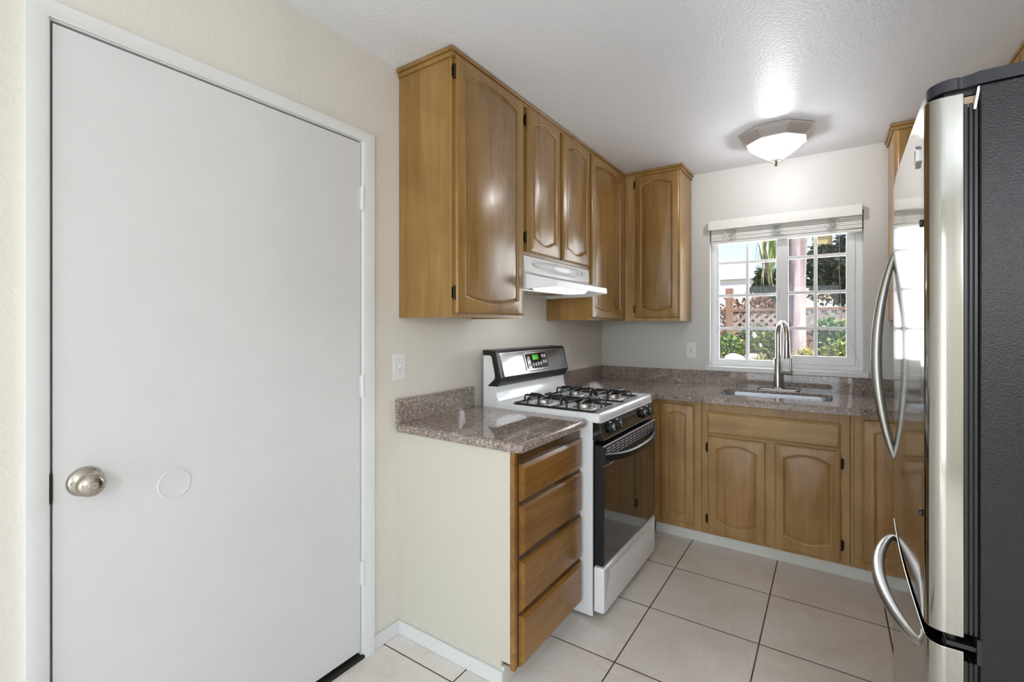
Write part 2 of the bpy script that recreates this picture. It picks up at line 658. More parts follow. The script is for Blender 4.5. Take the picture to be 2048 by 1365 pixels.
struct(ring(MB(), 'X', XE + 0.02, XE + 0.07, -3.6, -1.6, 0.7, 2.2, 0.05, 0.05, 0.05, 0.05).box(XE + 0.02, XE + 0.07, -2.63, -2.57, 0.75, 2.15).build('added_side_window', 'vinyl'))  # unseen window invented to hold the side fill light

# baseboards
struct(box('baseboard_left', 'trim', None, 0.0, 0.012, -0.145, -0.012, 0, 0.056, 0.003))
struct(box('baseboard_left.001', 'trim', None, 0.0, 0.012, YR, -1.156, 0, 0.056, 0.003))
struct(box('baseboard_end', 'trim', None, 0.0, 0.56, -0.012, 0.0, 0, 0.056, 0.003))
struct(box('baseboard_front', 'kick', None, 0.548, 0.56, 0.0, 0.545, 0, 0.07, 0.002))
struct(box('baseboard_back', 'kick', None, 0.62, 1.86, 1.640, 1.652, 0, 0.074, 0.002))

# ------------------------------------------------------------------ white door in the left wall
casing = ring(MB(), 'X', 0.0, 0.017, DY0 - 0.045, DY1 + 0.054, 0.0, DZ + 0.040, 0.043, 0.046, -0.1, 0.038)
cs = MB()
yo0, yo1, zo = DY0 - 0.045, DY1 + 0.054, DZ + 0.040
yi0, yi1, zi = DY0 - 0.004, DY1 + 0.006, DZ + 0.003


def cas_prof(k):   # outer -> inner profile points (t, height)
    return [(0, 0.0), (0, 0.017), (0.35, 0.017), (0.8, 0.012), (1.0, 0.009), (1.0, 0.0)][k]


loops = []
for k in range(6):
    t, h = cas_prof(k)
    ya, yb, zc = yo0 + (yi0 - yo0) * t, yo1 + (yi1 - yo1) * t, zo + (zi - zo) * t
    loops.append([(h, ya, 0), (h, ya, zc), (h, yb, zc), (h, yb, 0)])
casing.bm.free()
cs.loft(loops, False, False, closed=False)
for k in (0, 3):
    cs.face([cs.bm.verts.new(lp[k]) for lp in loops])
bmesh.ops.remove_doubles(cs.bm, verts=cs.bm.verts, dist=1e-5)
struct(cs.build('trim_1', 'trim', ang=25), 'white door casing')
jb = MB()
jb.box(-0.135, 0.0, DY0 - 0.02, DY0, 0, DZ + 0.02)
jb.box(-0.135, 0.0, DY1, DY1 + 0.02, 0, DZ + 0.02)
jb.box(-0.135, 0.0, DY0, DY1, DZ, DZ + 0.02)
struct(jb.build('trim_2', 'trim'), 'white door jamb')
st = MB()  # stop painted dark to give the shade in the door gap
st.box(-0.075, -0.040, DY0, DY0 + 0.014, 0, DZ)
st.box(-0.075, -0.040, DY1 - 0.014, DY1, 0, DZ)
st.box(-0.075, -0.040, DY0 + 0.014, DY1 - 0.014, DZ - 0.014, DZ)
st.box(-0.135, -0.12, DY0, DY1, 0, DZ)  # unseen backing sheet added to block light leaking round the door
struct(st.build('trim_3', 'gap'), 'door stop coloured dark for the shade in the door gap')
struct(box('trim_4', 'gap', None, -0.115, 0.012, DY0, DY1 + 0.01, 0.0, 0.013, 0.003), 'dark threshold under the white door')
dr = sthing('door_1', (0, (DY0 + DY1) / 2, 0.0), 'flat white interior door')
box('door_leaf', 'door', dr, -0.037, -0.001, DY0 + 0.0045, DY1 - 0.003, 0.030, DZ - 0.0055, 0.0015)
hc = MB().lathe([(0.0385, -0.003), (0.0385, 0.0018), (0.0, 0.0018)], (-0.001, -0.850, 0.883), 'X', 48).build('hole_cover', 'door', dr, ang=3, label='round cover disc with a white rim')
MB().lathe([(0.0412, -0.002), (0.0412, 0.0024), (0.0402, 0.0038), (0.0388, 0.0038), (0.0382, 0.0022), (0.0382, -0.002)], (-0.001, -0.850, 0.883), 'X', 48, False).build('rim', 'trim', hc, ang=25, label='white rim')
kb = (-0.001, -1.045, 0.943)
rose = MB().lathe([(0.0, -0.002), (0.037, -0.002), (0.037, 0.003), (0.034, 0.009), (0.026, 0.014), (0.019, 0.018), (0.0, 0.018)], kb, 'X', 40).build('door_knob', 'nickel', dr, label='satin nickel privacy knob')
MB().lathe([(0.0, 0.012), (0.014, 0.014), (0.0135, 0.026), (0.018, 0.032), (0.0265, 0.038), (0.029, 0.046), (0.0285, 0.055), (0.024, 0.063), (0.016, 0.067), (0.0, 0.0675)], kb, 'X', 40).build('knob_grip', 'nickel', rose)
MB().lathe([(0.0, 0.064), (0.0095, 0.064), (0.0095, 0.070), (0.0085, 0.0715), (0.0, 0.0715)], kb, 'X', 24).box(kb[0] + 0.068, kb[0] + 0.076, kb[1] - 0.0075, kb[1] + 0.0075, kb[2] - 0.0018, kb[2] + 0.0018).build('turn_button', 'steel', rose)
MB().lathe([(0.0, 0.004), (0.004, 0.006), (0.004, 0.0125), (0.0, 0.0125)], (kb[0], kb[1] - 0.026, kb[2] + 0.002), 'X', 12).build('screw', 'black', rose)
for z0, z1 in ((1.802, 1.898), (1.047, 1.140), (0.294, 0.391)):
    hg = MB().tube([(0.006, DY1 + 0.003, z0), (0.006, DY1 + 0.003, z1)], 0.0065, 12).box(-0.002, 0.002, DY1 - 0.004, DY1 + 0.010, z0 + 0.002, z1 - 0.002)
    for k in range(1, 5):
        z = z0 + (z1 - z0) * k / 5
        hg.tube([(0.006, DY1 + 0.003, z - 0.0008), (0.006, DY1 + 0.003, z + 0.0008)], 0.0071, 12)
    hg.build('hinge', 'trim', dr)
box('strike_plate', 'bronze', dr, -0.030, 0.0045, DY0 - 0.0015, DY0 + 0.003, 0.905, 0.978, 0.001)

# ------------------------------------------------------------------ electrical plates


def plate(kind, wall, u, z, label, cat):
    """wall 'X': left wall (u is Y); wall 'Y': back wall (u is X)"""
    w, h = 0.072, 0.118
    loc = (0, u, z - h / 2) if wall == 'X' else (u, D, z - h / 2)
    t = thing('light_switch' if kind == 'switch' else 'power_outlet', label, cat, loc)

    def bx(name, mat, u0, u1, v0, v1, d0, d1, bevel=0.0, parent=None):
        if wall == 'X':
            return box(name, mat, parent or t, d0, d1, u + u0, u + u1, z + v0, z + v1, bevel)
        return box(name, mat, parent or t, u + u0, u + u1, D - d1, D - d0, z + v0, z + v1, bevel)
    bx('cover_plate', 'plastic', -w / 2, w / 2, -h / 2, h / 2, 0.0, 0.0055, 0.003)
    if kind == 'switch':
        bx('toggle_slot', 'hoodg', -0.006, 0.006, -0.013, 0.013, 0.005, 0.0068)
        tg = MB()
        p = [(0.005, -0.006), (0.005, 0.008), (0.017, 0.013), (0.018, 0.006)]
        if wall == 'X':
            tg.prism([(a, z + b) for a, b in p], 'Y', u - 0.004, u + 0.004)
        else:
            tg.prism([(D - a, z + b) for a, b in p], 'X', u - 0.004, u + 0.004) if False else tg.loft([[(u - 0.004, D - a, z + b) for a, b in p], [(u + 0.004, D - a, z + b) for a, b in p]])
        tg.build('toggle', 'plastic', t, 0.001)
        for s in (-1, 1):
            bx('screw', 'hoodg', -0.003, 0.003, s * 0.030 - 0.003, s * 0.030 + 0.003, 0.005, 0.0066, 0.001)
    else:
        for s in (-1, 1):
            rc = bx('receptacle', 'plastic', -0.017, 0.017, s * 0.0195 - 0.0145, s * 0.0195 + 0.0145, 0.005, 0.0075, 0.004)
            for du in (-0.006, 0.006):
                bx('slot', 'gap', du - 0.001, du + 0.001, s * 0.0195 - 0.002, s * 0.0195 + 0.007, 0.0070, 0.0078, parent=rc)
        bx('screw', 'steel', -0.003, 0.003, -0.003, 0.003, 0.005, 0.0066, 0.001)
    return t


plate('switch', 'X', 0.0, 1.157, 'white toggle light switch on the cream wall beside the door casing', 'light switch')
plate('switch', 'Y', 0.709, 1.156, 'small white switch plate on the back wall left of the window', 'light switch')
plate('outlet', 'X', 1.600, 1.125, 'white power outlet on the left wall behind the range backguard', 'outlet')

# ------------------------------------------------------------------ cabinet doors


def arch_loop(w, h, mx, mt, mb_, sag, n=9, shoulder=0.0):
    """outline of a panel with eyebrow arches at top and bottom in local (u, v); mt/mb_ are margins at the arch crown"""
    u0, u1 = mx, w - mx
    pts = []
    for i in range(n):          # bottom, left to right
        s = i / (n - 1)
        a = max(0.0, min(1.0, (s - shoulder) / (1 - 2 * shoulder))) if shoulder else s
        pts.append((u0 + (u1 - u0) * s, mb_ + sag * (1 - math.sin(PI * a) ** 0.9 if 0 < a < 1 else 1)))
    for i in range(1, 5):       # right side up
        pts.append((u1, mb_ + sag + (h - mt - mb_ - 2 * sag) * i / 5))
    for i in range(n):
        s = 1 - i / (n - 1)
        a = max(0.0, min(1.0, (s - shoulder) / (1 - 2 * shoulder))) if shoulder else s
        pts.append((u0 + (u1 - u0) * s, h - mt - sag * (1 - math.sin(PI * a) ** 0.9 if 0 < a < 1 else 1)))
    for i in range(1, 5):
        pts.append((u0, h - mt - sag - (h - mt - mb_ - 2 * sag) * i / 5))
    return pts


def inset(pts, d):
    n = len(pts)
    out = []
    for i in range(n):
        p0, p, p1 = Vector(pts[i - 1]), Vector(pts[i]), Vector(pts[(i + 1) % n])
        e0, e1 = (p - p0), (p1 - p)
        n0 = Vector((-e0.y, e0.x)).normalized()
        n1 = Vector((-e1.y, e1.x)).normalized()
        m = (n0 + n1)
        m = m / max(0.35, m.dot(n0)) if m.length > 1e-6 else n0
        out.append((p.x + m.x * d, p.y + m.y * d))
    return out


def frame_map(facing, u0, v0, front):
    """facing '+X': u=Y ; '-Y': u=X ; '-X': u=Y reversed not needed. depth d is measured outwards from the plane 'front'"""
    if facing == '+X':
        return lambda u, v, d: (front + d, u0 + u, v0 + v)
    if facing == '-X':
        return lambda u, v, d: (front - d, u0 + u, v0 + v)
    return lambda u, v, d: (u0 + u, front - d, v0 + v)


def panel_door(parent, facing, u0, u1, v0, v1, front, mats, hinge=None, mx=0.046, mt=0.036, mb_=0.04, sag=0.028, th=0.019, shoulder=0.0, name='door', hinge_z=None):
    w, h = u1 - u0, v1 - v0
    F = frame_map(facing, u0, v0, front)
    arch = arch_loop(w, h, mx, mt, mb_, sag, shoulder=shoulder)
    nb = 9
    outer = []
    for i, (u, v) in enumerate(arch):
        if i < nb:
            outer.append((w * i / (nb - 1), 0.0))
        elif i < nb + 4:
            outer.append((w, h * (i - nb + 1) / 5))
        elif i < 2 * nb + 4:
            outer.append((w * (1 - (i - nb - 4) / (nb - 1)), h))
        else:
            outer.append((0.0, h * (1 - (i - 2 * nb - 3) / 5)))

    def shrink(p, d):
        return [(min(max(u, d), w - d), min(max(v, d), h - d)) for u, v in p]
    m = MB()
    lo = [[F(u, v, 0.0) for u, v in outer], [F(u, v, th - 0.007) for u, v in outer],
          [F(u, v, th - 0.003) for u, v in shrink(outer, 0.003)], [F(u, v, th) for u, v in shrink(outer, 0.009)],
          [F(u, v, th) for u, v in inset(arch, -0.004)], [F(u, v, th + 0.0015) for u, v in arch],
          [F(u, v, th + 0.0005) for u, v in inset(arch, 0.005)], [F(u, v, th - 0.007) for u, v in inset(arch, 0.0075)],
          [F(u, v, th - 0.009) for u, v in inset(arch, 0.011)]]
    m.loft(lo, True, True)
    d = m.build(name, mats[0], parent, ang=28)
    p = MB()
    a1, a2, a3 = inset(arch, 0.0105), inset(arch, 0.0125), inset(arch, 0.024)
    p.loft([[F(u, v, th - 0.012) for u, v in a1], [F(u, v, th - 0.0085) for u, v in a1], [F(u, v, th - 0.0070) for u, v in a2], [F(u, v, th - 0.0035) for u, v in a3]], True, True)
    p.build('raised_panel', mats[1], d, ang=28)
    if hinge:
        zs = hinge_z or (v0 + 0.075, v1 - 0.075)
        for z in zs:
            u = -0.006 if hinge == 'L' else w + 0.006
            hb = MB()
            q = z - v0
            hb.tube([F(u, q - 0.024, 0.006), F(u, q + 0.024, 0.006)], 0.0042, 8)
            for e in (-0.026, 0.026):
                hb.tube([F(u, q + e - 0.002, 0.006), F(u, q + e + 0.002, 0.006)], 0.0055, 8)
            sg = -1 if hinge == 'L' else 1
            c = [F(u, q - 0.022, 0.0), F(u + sg * 0.010, q - 0.022, 0.0), F(u + sg * 0.010, q + 0.022, 0.0), F(u, q + 0.022, 0.0)]
            c2 = [F(u, q - 0.022, 0.002), F(u + sg * 0.010, q - 0.022, 0.002), F(u + sg * 0.010, q + 0.022, 0.002), F(u, q + 0.022, 0.002)]
            hb.loft([c, c2])
            hb.build('hinge', 'bronze', d)
    return d


def slab_front(parent, facing, u0, u1, v0, v1, front, mat, name='drawer', th=0.019, ch=0.012):
    w, h = u1 - u0, v1 - v0
    F = frame_map(facing, u0, v0, front)

    def R(d, z):
        return [F(d, d, z), F(w - d, d, z), F(w - d, h - d, z), F(d, h - d, z)]
    m = MB()
    m.loft([R(0, 0), R(0, th - 0.008), R(0.003, th - 0.006), R(ch, th - 0.001), R(ch + 0.002, th)], True, True)
    return m.build(name, mat, parent, ang=20)


def face_frame(mb, facing, front, th, rails):
    for (u0, u1, v0, v1) in rails:
        if facing == '+X':
            mb.box(front - th, front, u0, u1, v0, v1)
        elif facing == '-X':
            mb.box(front, front + th, u0, u1, v0, v1)
        else:
            mb.box(u0, u1, front, front + th, v0, v1)
    return mb


XU = 0.306
ZU = 1.372
UT = 2.452
W3 = ('wood', 'woodp')


def crown(parent, segs):
    """stepped crown moulding: list of boxes given by (x0,x1,y0,y1) for the upper step; lower step is inset 6 mm"""
    m = MB()
    for (x0, x1, y0, y1, ix0, ix1, iy0, iy1) in segs:
        m.box(x0, x1, y0, y1, 2.436, UT)
        m.box(x0 + ix0, x1 - ix1, y0 + iy0, y1 - iy1, 2.416, 2.436)
    return m.build('crown_moulding', 'wood', parent, 0.003, 2)


# --- tall wall cabinet by the door
c = thing('wall_cabinet', 'tall honey wood wall cabinet nearest the white door, left of the range hood', 'wall cabinet', (0.15, 0.26, ZU), 'upper cabinets')
m = MB()
m.box(0.002, XU - 0.02, 0.0, 0.018, ZU, UT)
m.box(0.002, XU - 0.02, 0.50, 0.518, ZU, UT)
m.box(0.002, XU - 0.02, 0.018, 0.50, ZU + 0.012, ZU + 0.024)
m.box(0.002, 0.012, 0.018, 0.50, ZU + 0.024, UT)
m.box(0.012, XU - 0.02, 0.018, 0.50, UT - 0.015, UT)
m.build('body', 'wood', c)
face_frame(MB(), '+X', XU, 0.02, [(0.0, 0.035, ZU, UT), (0.485, 0.518, ZU, UT), (0.035, 0.485, ZU, ZU + 0.04), (0.035, 0.485, 2.40, UT)]).build('face_frame', 'wood', c, 0.001)
panel_door(c, '+X', 0.014, 0.508, 1.388, 2.428, XU, W3, 'L', hinge_z=(1.470, 2.360))
crown(c, [(XU, XU + 0.016, -0.018, 0.52, 0, 0.007, 0.009, 0), (0.002, XU, -0.018, 0.0, 0, 0, 0.009, 0)])

# --- short cabinet over the hood
c = thing('wall_cabinet', 'short two door wood cabinet directly above the white range hood', 'wall cabinet', (0.15, 0.9, 1.69), 'upper cabinets')
m = MB()
m.box(0.002, XU - 0.02, 0.521, 0.537, 1.69, UT)
m.box(0.002, XU - 0.02, 1.270, 1.288, 1.69, UT)
m.box(0.002, XU - 0.02, 0.537, 1.270, 1.69, 1.706)
m.box(0.002, 0.012, 0.537, 1.270, 1.706, UT)
m.build('body', 'wood', c)
face_frame(MB(), '+X', XU, 0.02, [(0.521, 0.552, 1.69, UT), (1.262, 1.288, 1.69, UT), (0.878, 0.92, 1.69, UT), (0.552, 0.878, 1.69, 1.725), (0.92, 1.262, 1.69, 1.725), (0.552, 0.878, 2.40, UT), (0.92, 1.262, 2.40, UT)]).build('face_frame', 'wood', c, 0.001)
panel_door(c, '+X', 0.547, 0.886, 1.706, 2.420, XU, W3, 'L', shoulder=0.10, hinge_z=(1.776, 2.356))
panel_door(c, '+X', 0.914, 1.273, 1.706, 2.420, XU, W3, None, shoulder=0.10)
crown(c, [(XU, XU + 0.016, 0.521, 1.288, 0, 0.007, 0, 0)])

# --- corner cabinet on the left wall
c = thing('wall_cabinet', 'tall wood wall cabinet right of the range hood, running into the room corner', 'wall cabinet', (0.15, 1.7, ZU), 'upper cabinets')
m = MB()
m.box(0.002, XU - 0.02, 1.291, 1.307, ZU, UT)
m.box(0.002, XU - 0.02, 1.307, D - 0.003, ZU + 0.006, ZU + 0.02)
m.box(0.002, 0.012, 1.307, D - 0.003, ZU + 0.02, UT)
m.build('body', 'wood', c)
face_frame(MB(), '+X', XU, 0.02, [(1.291, 1.325, ZU, UT), (1.80, D - XU - 0.001, ZU, UT), (1.325, 1.80, ZU, ZU + 0.04), (1.325, 1.80, 2.40, UT)]).build('face_frame', 'wood', c, 0.001)
panel_door(c, '+X', 1.298, 1.832, 1.386, 2.420, XU, W3, None)
crown(c, [(XU, XU + 0.016, 1.291, D - XU - 0.017, 0, 0.007, 0, 0)])

# --- wall cabinet on the back wall left of the window
YB = D - XU
c = thing('wall_cabinet', 'wood wall cabinet on the back wall just left of the window', 'wall cabinet', (0.5, 2.06, ZU), 'upper cabinets')
m = MB()
m.box(0.693, 0.709, YB + 0.02, D - 0.003, ZU, UT)
m.box(XU + 0.001, 0.693, YB + 0.02, D - 0.003, ZU + 0.006, ZU + 0.02)
m.box(XU + 0.001, 0.693, D - 0.013, D - 0.003, ZU + 0.02, UT)
m.build('body', 'wood', c)
face_frame(MB(), '-Y', YB, 0.02, [(XU + 0.001, 0.41, ZU, UT), (0.685, 0.709, ZU, UT), (0.41, 0.685, ZU, ZU + 0.04), (0.41, 0.685, 2.39, UT)]).build('face_frame', 'woodb', c, 0.001)
panel_door(c, '-Y', 0.392, 0.701, 1.393, 2.412, YB, ('wood', 'woodp'), 'L', mx=0.04, shoulder=0.12, hinge_z=(1.458, 2.360))
crown(c, [(XU + 0.017, 0.727, YB - 0.016, YB, 0.0, 0.009, 0.007, 0), (0.709, 0.727, YB, D - 0.002, 0.0, 0.009, 0, 0)])

# --- wall cabinet on the back wall right of the window
c = thing('wall_cabinet', 'wood wall cabinet on the back wall right of the window, half hidden by the refrigerator', 'wall cabinet', (2.03, 2.06, ZU), 'upper cabinets')
m = MB()
m.box(1.853, 1.869, YB + 0.02, D - 0.003, ZU, UT)
m.box(1.869, 2.199, YB + 0.02, D - 0.003, ZU + 0.006, ZU + 0.02)
m.box(1.869, 2.199, D - 0.013, D - 0.003, ZU + 0.02, UT)
m.build('body', 'wood', c)
face_frame(MB(), '-Y', YB, 0.02, [(1.853, 1.88, ZU, UT), (2.16, 2.199, ZU, UT), (1.88, 2.16, ZU, ZU + 0.04), (1.88, 2.16, 2.39, UT)]).build('face_frame', 'woodb', c, 0.001)
panel_door(c, '-Y', 1.868, 2.175, 1.393, 2.412, YB, ('wood', 'woodp'), 'R', mx=0.04, shoulder=0.12)
crown(c, [(1.835, 2.199, YB - 0.016, YB, 0.009, 0, 0.007, 0), (1.835, 1.853, YB, D - 0.002, 0.009, 0, 0, 0)])

# --- wall cabinet on the right wall
c = thing('wall_cabinet', 'wood wall cabinet on the right wall, a sliver of it above the refrigerator', 'wall cabinet', (2.36, 1.2, ZU), 'upper cabinets')
XF = 2.201
m = MB()
m.box(XF + 0.02, RW - 0.002, 0.58, 0.598, ZU, UT)
m.box(XF + 0.02, RW - 0.002, 0.598, D - 0.003, ZU + 0.006, ZU + 0.02)
m.box(RW - 0.012, RW - 0.002, 0.598, D - 0.003, ZU + 0.02, UT)
m.build('body', 'wood', c)
face_frame(MB(), '-X', XF, 0.02, [(0.58, 0.61, ZU, UT), (1.22, 1.26, ZU, UT), (1.86, YB - 0.001, ZU, UT), (0.61, 1.22, ZU, ZU + 0.04), (1.26, 1.86, ZU, ZU + 0.04), (0.61, 1.22, 2.39, UT), (1.26, 1.86, 2.39, UT)]).build('face_frame', 'wood', c, 0.001)
panel_door(c, '-X', 0.60, 1.232, 1.388, 2.415, XF, W3, None)
panel_door(c, '-X', 1.248, 1.87, 1.388, 2.415, XF, W3, None)
crown(c, [(XF - 0.016, XF, 0.562, YB - 0.018, 0.007, 0, 0, 0)])

# --- drawer base by the door
ZB = 0.072
XB = 0.607
c = thing('base_cabinet', 'wood base cabinet of four drawers with a cream painted end, left of the range', 'base cabinet', (0.3, 0.27, 0.0), 'lower cabinets')
m = MB()
m.prism([(0.0, 0.0), (0.548, 0.0), (0.548, 0.092), (0.588, 0.092), (0.588, 0.873), (0.0, 0.873)], 'Y', 0.0, 0.014)
m.build('end_panel', 'panel', c, label='cream painted end panel')
m = MB()
m.box(0.004, 0.588, 0.529, 0.545, 0.07, 0.873)
m.box(0.004, 0.588, 0.014, 0.529, ZB, 0.09)
m.box(0.004, 0.02, 0.014, 0.529, 0.09, 0.873)
m.build('body', 'woodd', c)
face_frame(MB(), '+X', XB, 0.018, [(0.0, 0.035, ZB, 0.873), (0.515, 0.545, ZB, 0.873), (0.035, 0.515, ZB, 0.085), (0.035, 0.515, 0.255, 0.290), (0.035, 0.515, 0.455, 0.50), (0.035, 0.515, 0.66, 0.70), (0.035, 0.515, 0.815, 0.873)]).build('face_frame', 'woodd', c, 0.0015)
box('end_stile', 'woodh', c, 0.5885, XB + 0.0015, -0.0015, 0.017, ZB, 0.873, 0.001)
for z0, z1 in ((0.688, 0.823), (0.489, 0.668), (0.280, 0.466), (0.077, 0.262)):
    slab_front(c, '+X', 0.030, 0.534, z0, z1, XB, 'woodh')

# --- corner base with narrow door
YF = D - 0.60 + 0.001
WB = ('woodb', 'woodbp')
c = thing('base_cabinet', 'corner wood base cabinet with one narrow arched door, right of the range', 'base cabinet', (0.75, 1.9, 0.0), 'lower cabinets')
m = MB()
m.box(0.02, XB - 0.02, 1.312, 1.328, ZB, 0.873)
m.box(0.02, 0.908, 1.70, D - 0.01, ZB, 0.09)
m.box(0.892, 0.908, YF + 0.019, D - 0.01, ZB, 0.873)
m.box(0.02, 0.892, D - 0.02, D - 0.01, 0.09, 0.873)
m.build('body', 'woodd', c)
face_frame(MB(), '-Y', YF, 0.018, [(XB, 0.668, ZB, 0.873), (0.855, 0.908, ZB, 0.873), (0.668, 0.855, ZB, 0.115), (0.668, 0.855, 0.835, 0.873)]).box(XB - 0.018, XB, 1.312, YF + 0.018, ZB, 0.873).build('face_frame', 'woodb', c, 0.0015)
panel_door(c, '-Y', 0.660, 0.866, 0.104, 0.846, YF, WB, None, mx=0.042, mt=0.04, mb_=0.045, sag=0.02, shoulder=0.06)

# --- sink base
c = thing('base_cabinet', 'wood sink base cabinet with a false drawer front over two arched doors, under the window', 'base cabinet', (1.28, 1.9, 0.0), 'lower cabinets')
m = MB()
m.box(0.910, 0.926, YF + 0.019, D - 0.01, ZB, 0.873)
m.box(1.632, 1.648, YF + 0.019, D - 0.01, ZB, 0.873)
m.box(0.926, 1.632, YF + 0.019, D - 0.01, ZB, 0.09)
m.box(0.926, 1.632, D - 0.02, D - 0.01, 0.09, 0.873)
m.build('body', 'woodd', c)
face_frame(MB(), '-Y', YF, 0.018, [(0.910, 0.955, ZB, 0.873), (1.60, 1.648, ZB, 0.873), (1.25, 1.308, ZB, 0.665), (0.955, 1.25, ZB, 0.10), (1.308, 1.60, ZB, 0.10), (0.955, 1.60, 0.665, 0.70), (0.955, 1.60, 0.81, 0.873)]).build('face_frame', 'woodb', c, 0.0015)
slab_front(c, '-Y', 0.941, 1.608, 0.686, 0.819, YF, 'woodx', 'false_drawer_front')
panel_door(c, '-Y', 0.948, 1.256, 0.084, 0.669, YF, WB, 'L', mx=0.042, mt=0.036, mb_=0.052, sag=0.034, hinge_z=(0.165, 0.599))
panel_door(c, '-Y', 1.301, 1.608, 0.088, 0.672, YF, WB, 'R', mx=0.040, mt=0.038, mb_=0.052, sag=0.032, hinge_z=(0.176, 0.607))

# --- base right of the sink
c = thing('base_cabinet', 'wood base cabinet right of the sink, partly behind the refrigerator handles', 'base cabinet', (1.8, 1.9, 0.0), 'lower cabinets')
m = MB()
m.box(1.650, 1.666, YF + 0.019, D - 0.01, ZB, 0.873)
m.box(1.666, RW - 0.01, YF + 0.019, D - 0.01, ZB, 0.09)
m.box(1.666, RW - 0.01, D - 0.02, D - 0.01, 0.09, 0.873)
m.build('body', 'woodd', c)
face_frame(MB(), '-Y', YF, 0.018, [(1.650, 1.664, ZB, 0.873), (1.664, 1.70, ZB, 0.12), (1.664, 1.70, 0.855, 0.873), (1.70, 1.712, ZB, 0.873), (1.712, 1.90, ZB, 0.12), (1.712, 1.90, 0.845, 0.873)]).box(1.664, 1.70, YF + 0.006, YF + 0.018, 0.12, 0.855).build('face_frame', 'woodb', c, 0.0015)
panel_door(c, '-Y', 1.703, 1.905, 0.112, 0.850, YF - 0.0, WB, None, mx=0.042, mt=0.04, mb_=0.045, sag=0.02, shoulder=0.06)

# --- base cabinet on the right wall beside the fridge
c = thing('base_cabinet', 'wood base cabinet on the right wall beyond the refrigerator', 'base cabinet', (2.2, 1.1, 0.0), 'lower cabinets')
XR = 1.912
m = MB()
m.box(XR + 0.02, RW - 0.01, 0.62, 0.636, ZB, 0.873)
m.box(XR + 0.02, RW - 0.01, 0.636, YF - 0.002, ZB, 0.09)
m.build('body', 'woodd', c)
face_frame(MB(), '-X', XR, 0.018, [(0.62, 0.66, 0, 0.873), (1.08, 1.12, 0, 0.873), (1.56, YF - 0.001, 0, 0.873), (0.66, 1.08, 0, 0.10), (1.12, 1.56, 0, 0.10), (0.66, 1.08, 0.84, 0.873), (1.12, 1.56, 0.84, 0.873)]).build('face_frame', 'woodb', c, 0.0015)
panel_door(c, '-X', 0.65, 1.09, 0.09, 0.85, XR, WB, None)
panel_door(c, '-X', 1.11, 1.57, 0.09, 0.85, XR, WB, None)

# ------------------------------------------------------------------ worktops


def rounded(poly_corners, n=8):
    """poly_corners: (x, y, radius)"""
    out = []
    k = len(poly_corners)
    for i in range(k):
        x, y, r = poly_corners[i]
        p = Vector((x, y))
        if r <= 0:
            out.append((x, y))
            continue
        a = (Vector(poly_corners[i - 1][:2]) - p).normalized()
        b = (Vector(poly_corners[(i + 1) % k][:2]) - p).normalized()
        cen = p + (a + b).normalized() * (r / math.sin(a.angle(b) / 2))
        s = r / math.tan(a.angle(b) / 2)
        p0, p1 = p + a * s, p + b * s
        a0 = math.atan2((p0 - cen).y, (p0 - cen).x)
        a1 = math.atan2((p1 - cen).y, (p1 - cen).x)
        da = (a1 - a0 + PI) % (2 * PI) - PI
        for j in range(n + 1):
            t = a0 + da * j / n
            out.append((cen.x + r * math.cos(t), cen.y + r * math.sin(t)))
    return out


ZC0, ZC = 0.874, 0.914
w1 = thing('worktop', 'short granite worktop on the drawer cabinet, left of the range', 'worktop', (0.32, 0.26, ZC0))
MB().prism(rounded([(0.001, -0.024, 0), (0.652, -0.024, 0.03), (0.652, 0.546, 0.03), (0.001, 0.546, 0)]), 'Z', ZC0, ZC).build('slab', 'granite', w1, 0.017, 5, ang=50)
box('backsplash', 'granite', w1, 0.001, 0.021, -0.022, 0.505, ZC, 1.020, 0.002)

w2 = thing('worktop', 'long granite worktop with the sink, turning the corner under the window', 'worktop', (1.2, 1.9, ZC0))
SX0, SX1, SY0, SY1 = 0.985, 1.575, 1.715, 2.045
m = MB()
outer = rounded([(0.022, 1.304, 0), (0.652, 1.304, 0.03), (0.652, D - 0.652, 0), (1.87, D - 0.652, 0), (1.87, 0.60, 0), (RW - 0.002, 0.60, 0), (RW - 0.002, D - 0.022, 0), (0.022, D - 0.022, 0)])
# cut: build as strips round the sink so that the opening is real
hole = rounded([(SX0, SY0, 0.06), (SX1, SY0, 0.06), (SX1, SY1, 0.06), (SX0, SY1, 0.06)], 6)


def fill_with_hole(mb, outer, hole, z):
    vo = [mb.bm.verts.new((x, y, z)) for x, y in outer]
    vh = [mb.bm.verts.new((x, y, z)) for x, y in hole]
    eo = [mb.bm.edges.new((vo[i], vo[(i + 1) % len(vo)])) for i in range(len(vo))]
    eh = [mb.bm.edges.new((vh[i], vh[(i + 1) % len(vh)])) for i in range(len(vh))]
    bmesh.ops.triangle_fill(mb.bm, use_beauty=True, use_dissolve=False, edges=eo + eh)
    return vo, vh


t0 = fill_with_hole(m, outer, hole, ZC0)
t1 = fill_with_hole(m, outer, hole, ZC)
for a, b in zip(t0, t1):
    for i in range(len(a)):
        j = (i + 1) % len(a)
        m.face([a[i], a[j], b[j], b[i]])
m.build('slab', 'granite', w2, 0.015, 5, ang=50)
bs = MB()
bs.box(0.001, 0.021, 1.304, D - 0.022, ZC0, 1.016)
bs.build('backsplash', 'granite', w2, 0.002)
bs = MB()
bs.box(0.001, RW - 0.002, D - 0.021, D - 0.001, ZC0, 1.013)
bs.build('backsplash', 'granite', w2, 0.002)

# ------------------------------------------------------------------ sink and faucet
sk = thing('kitchen_sink', 'undermounted stainless steel sink in the granite worktop below the window', 'sink', (1.28, 1.88, 0.69))
m = MB()


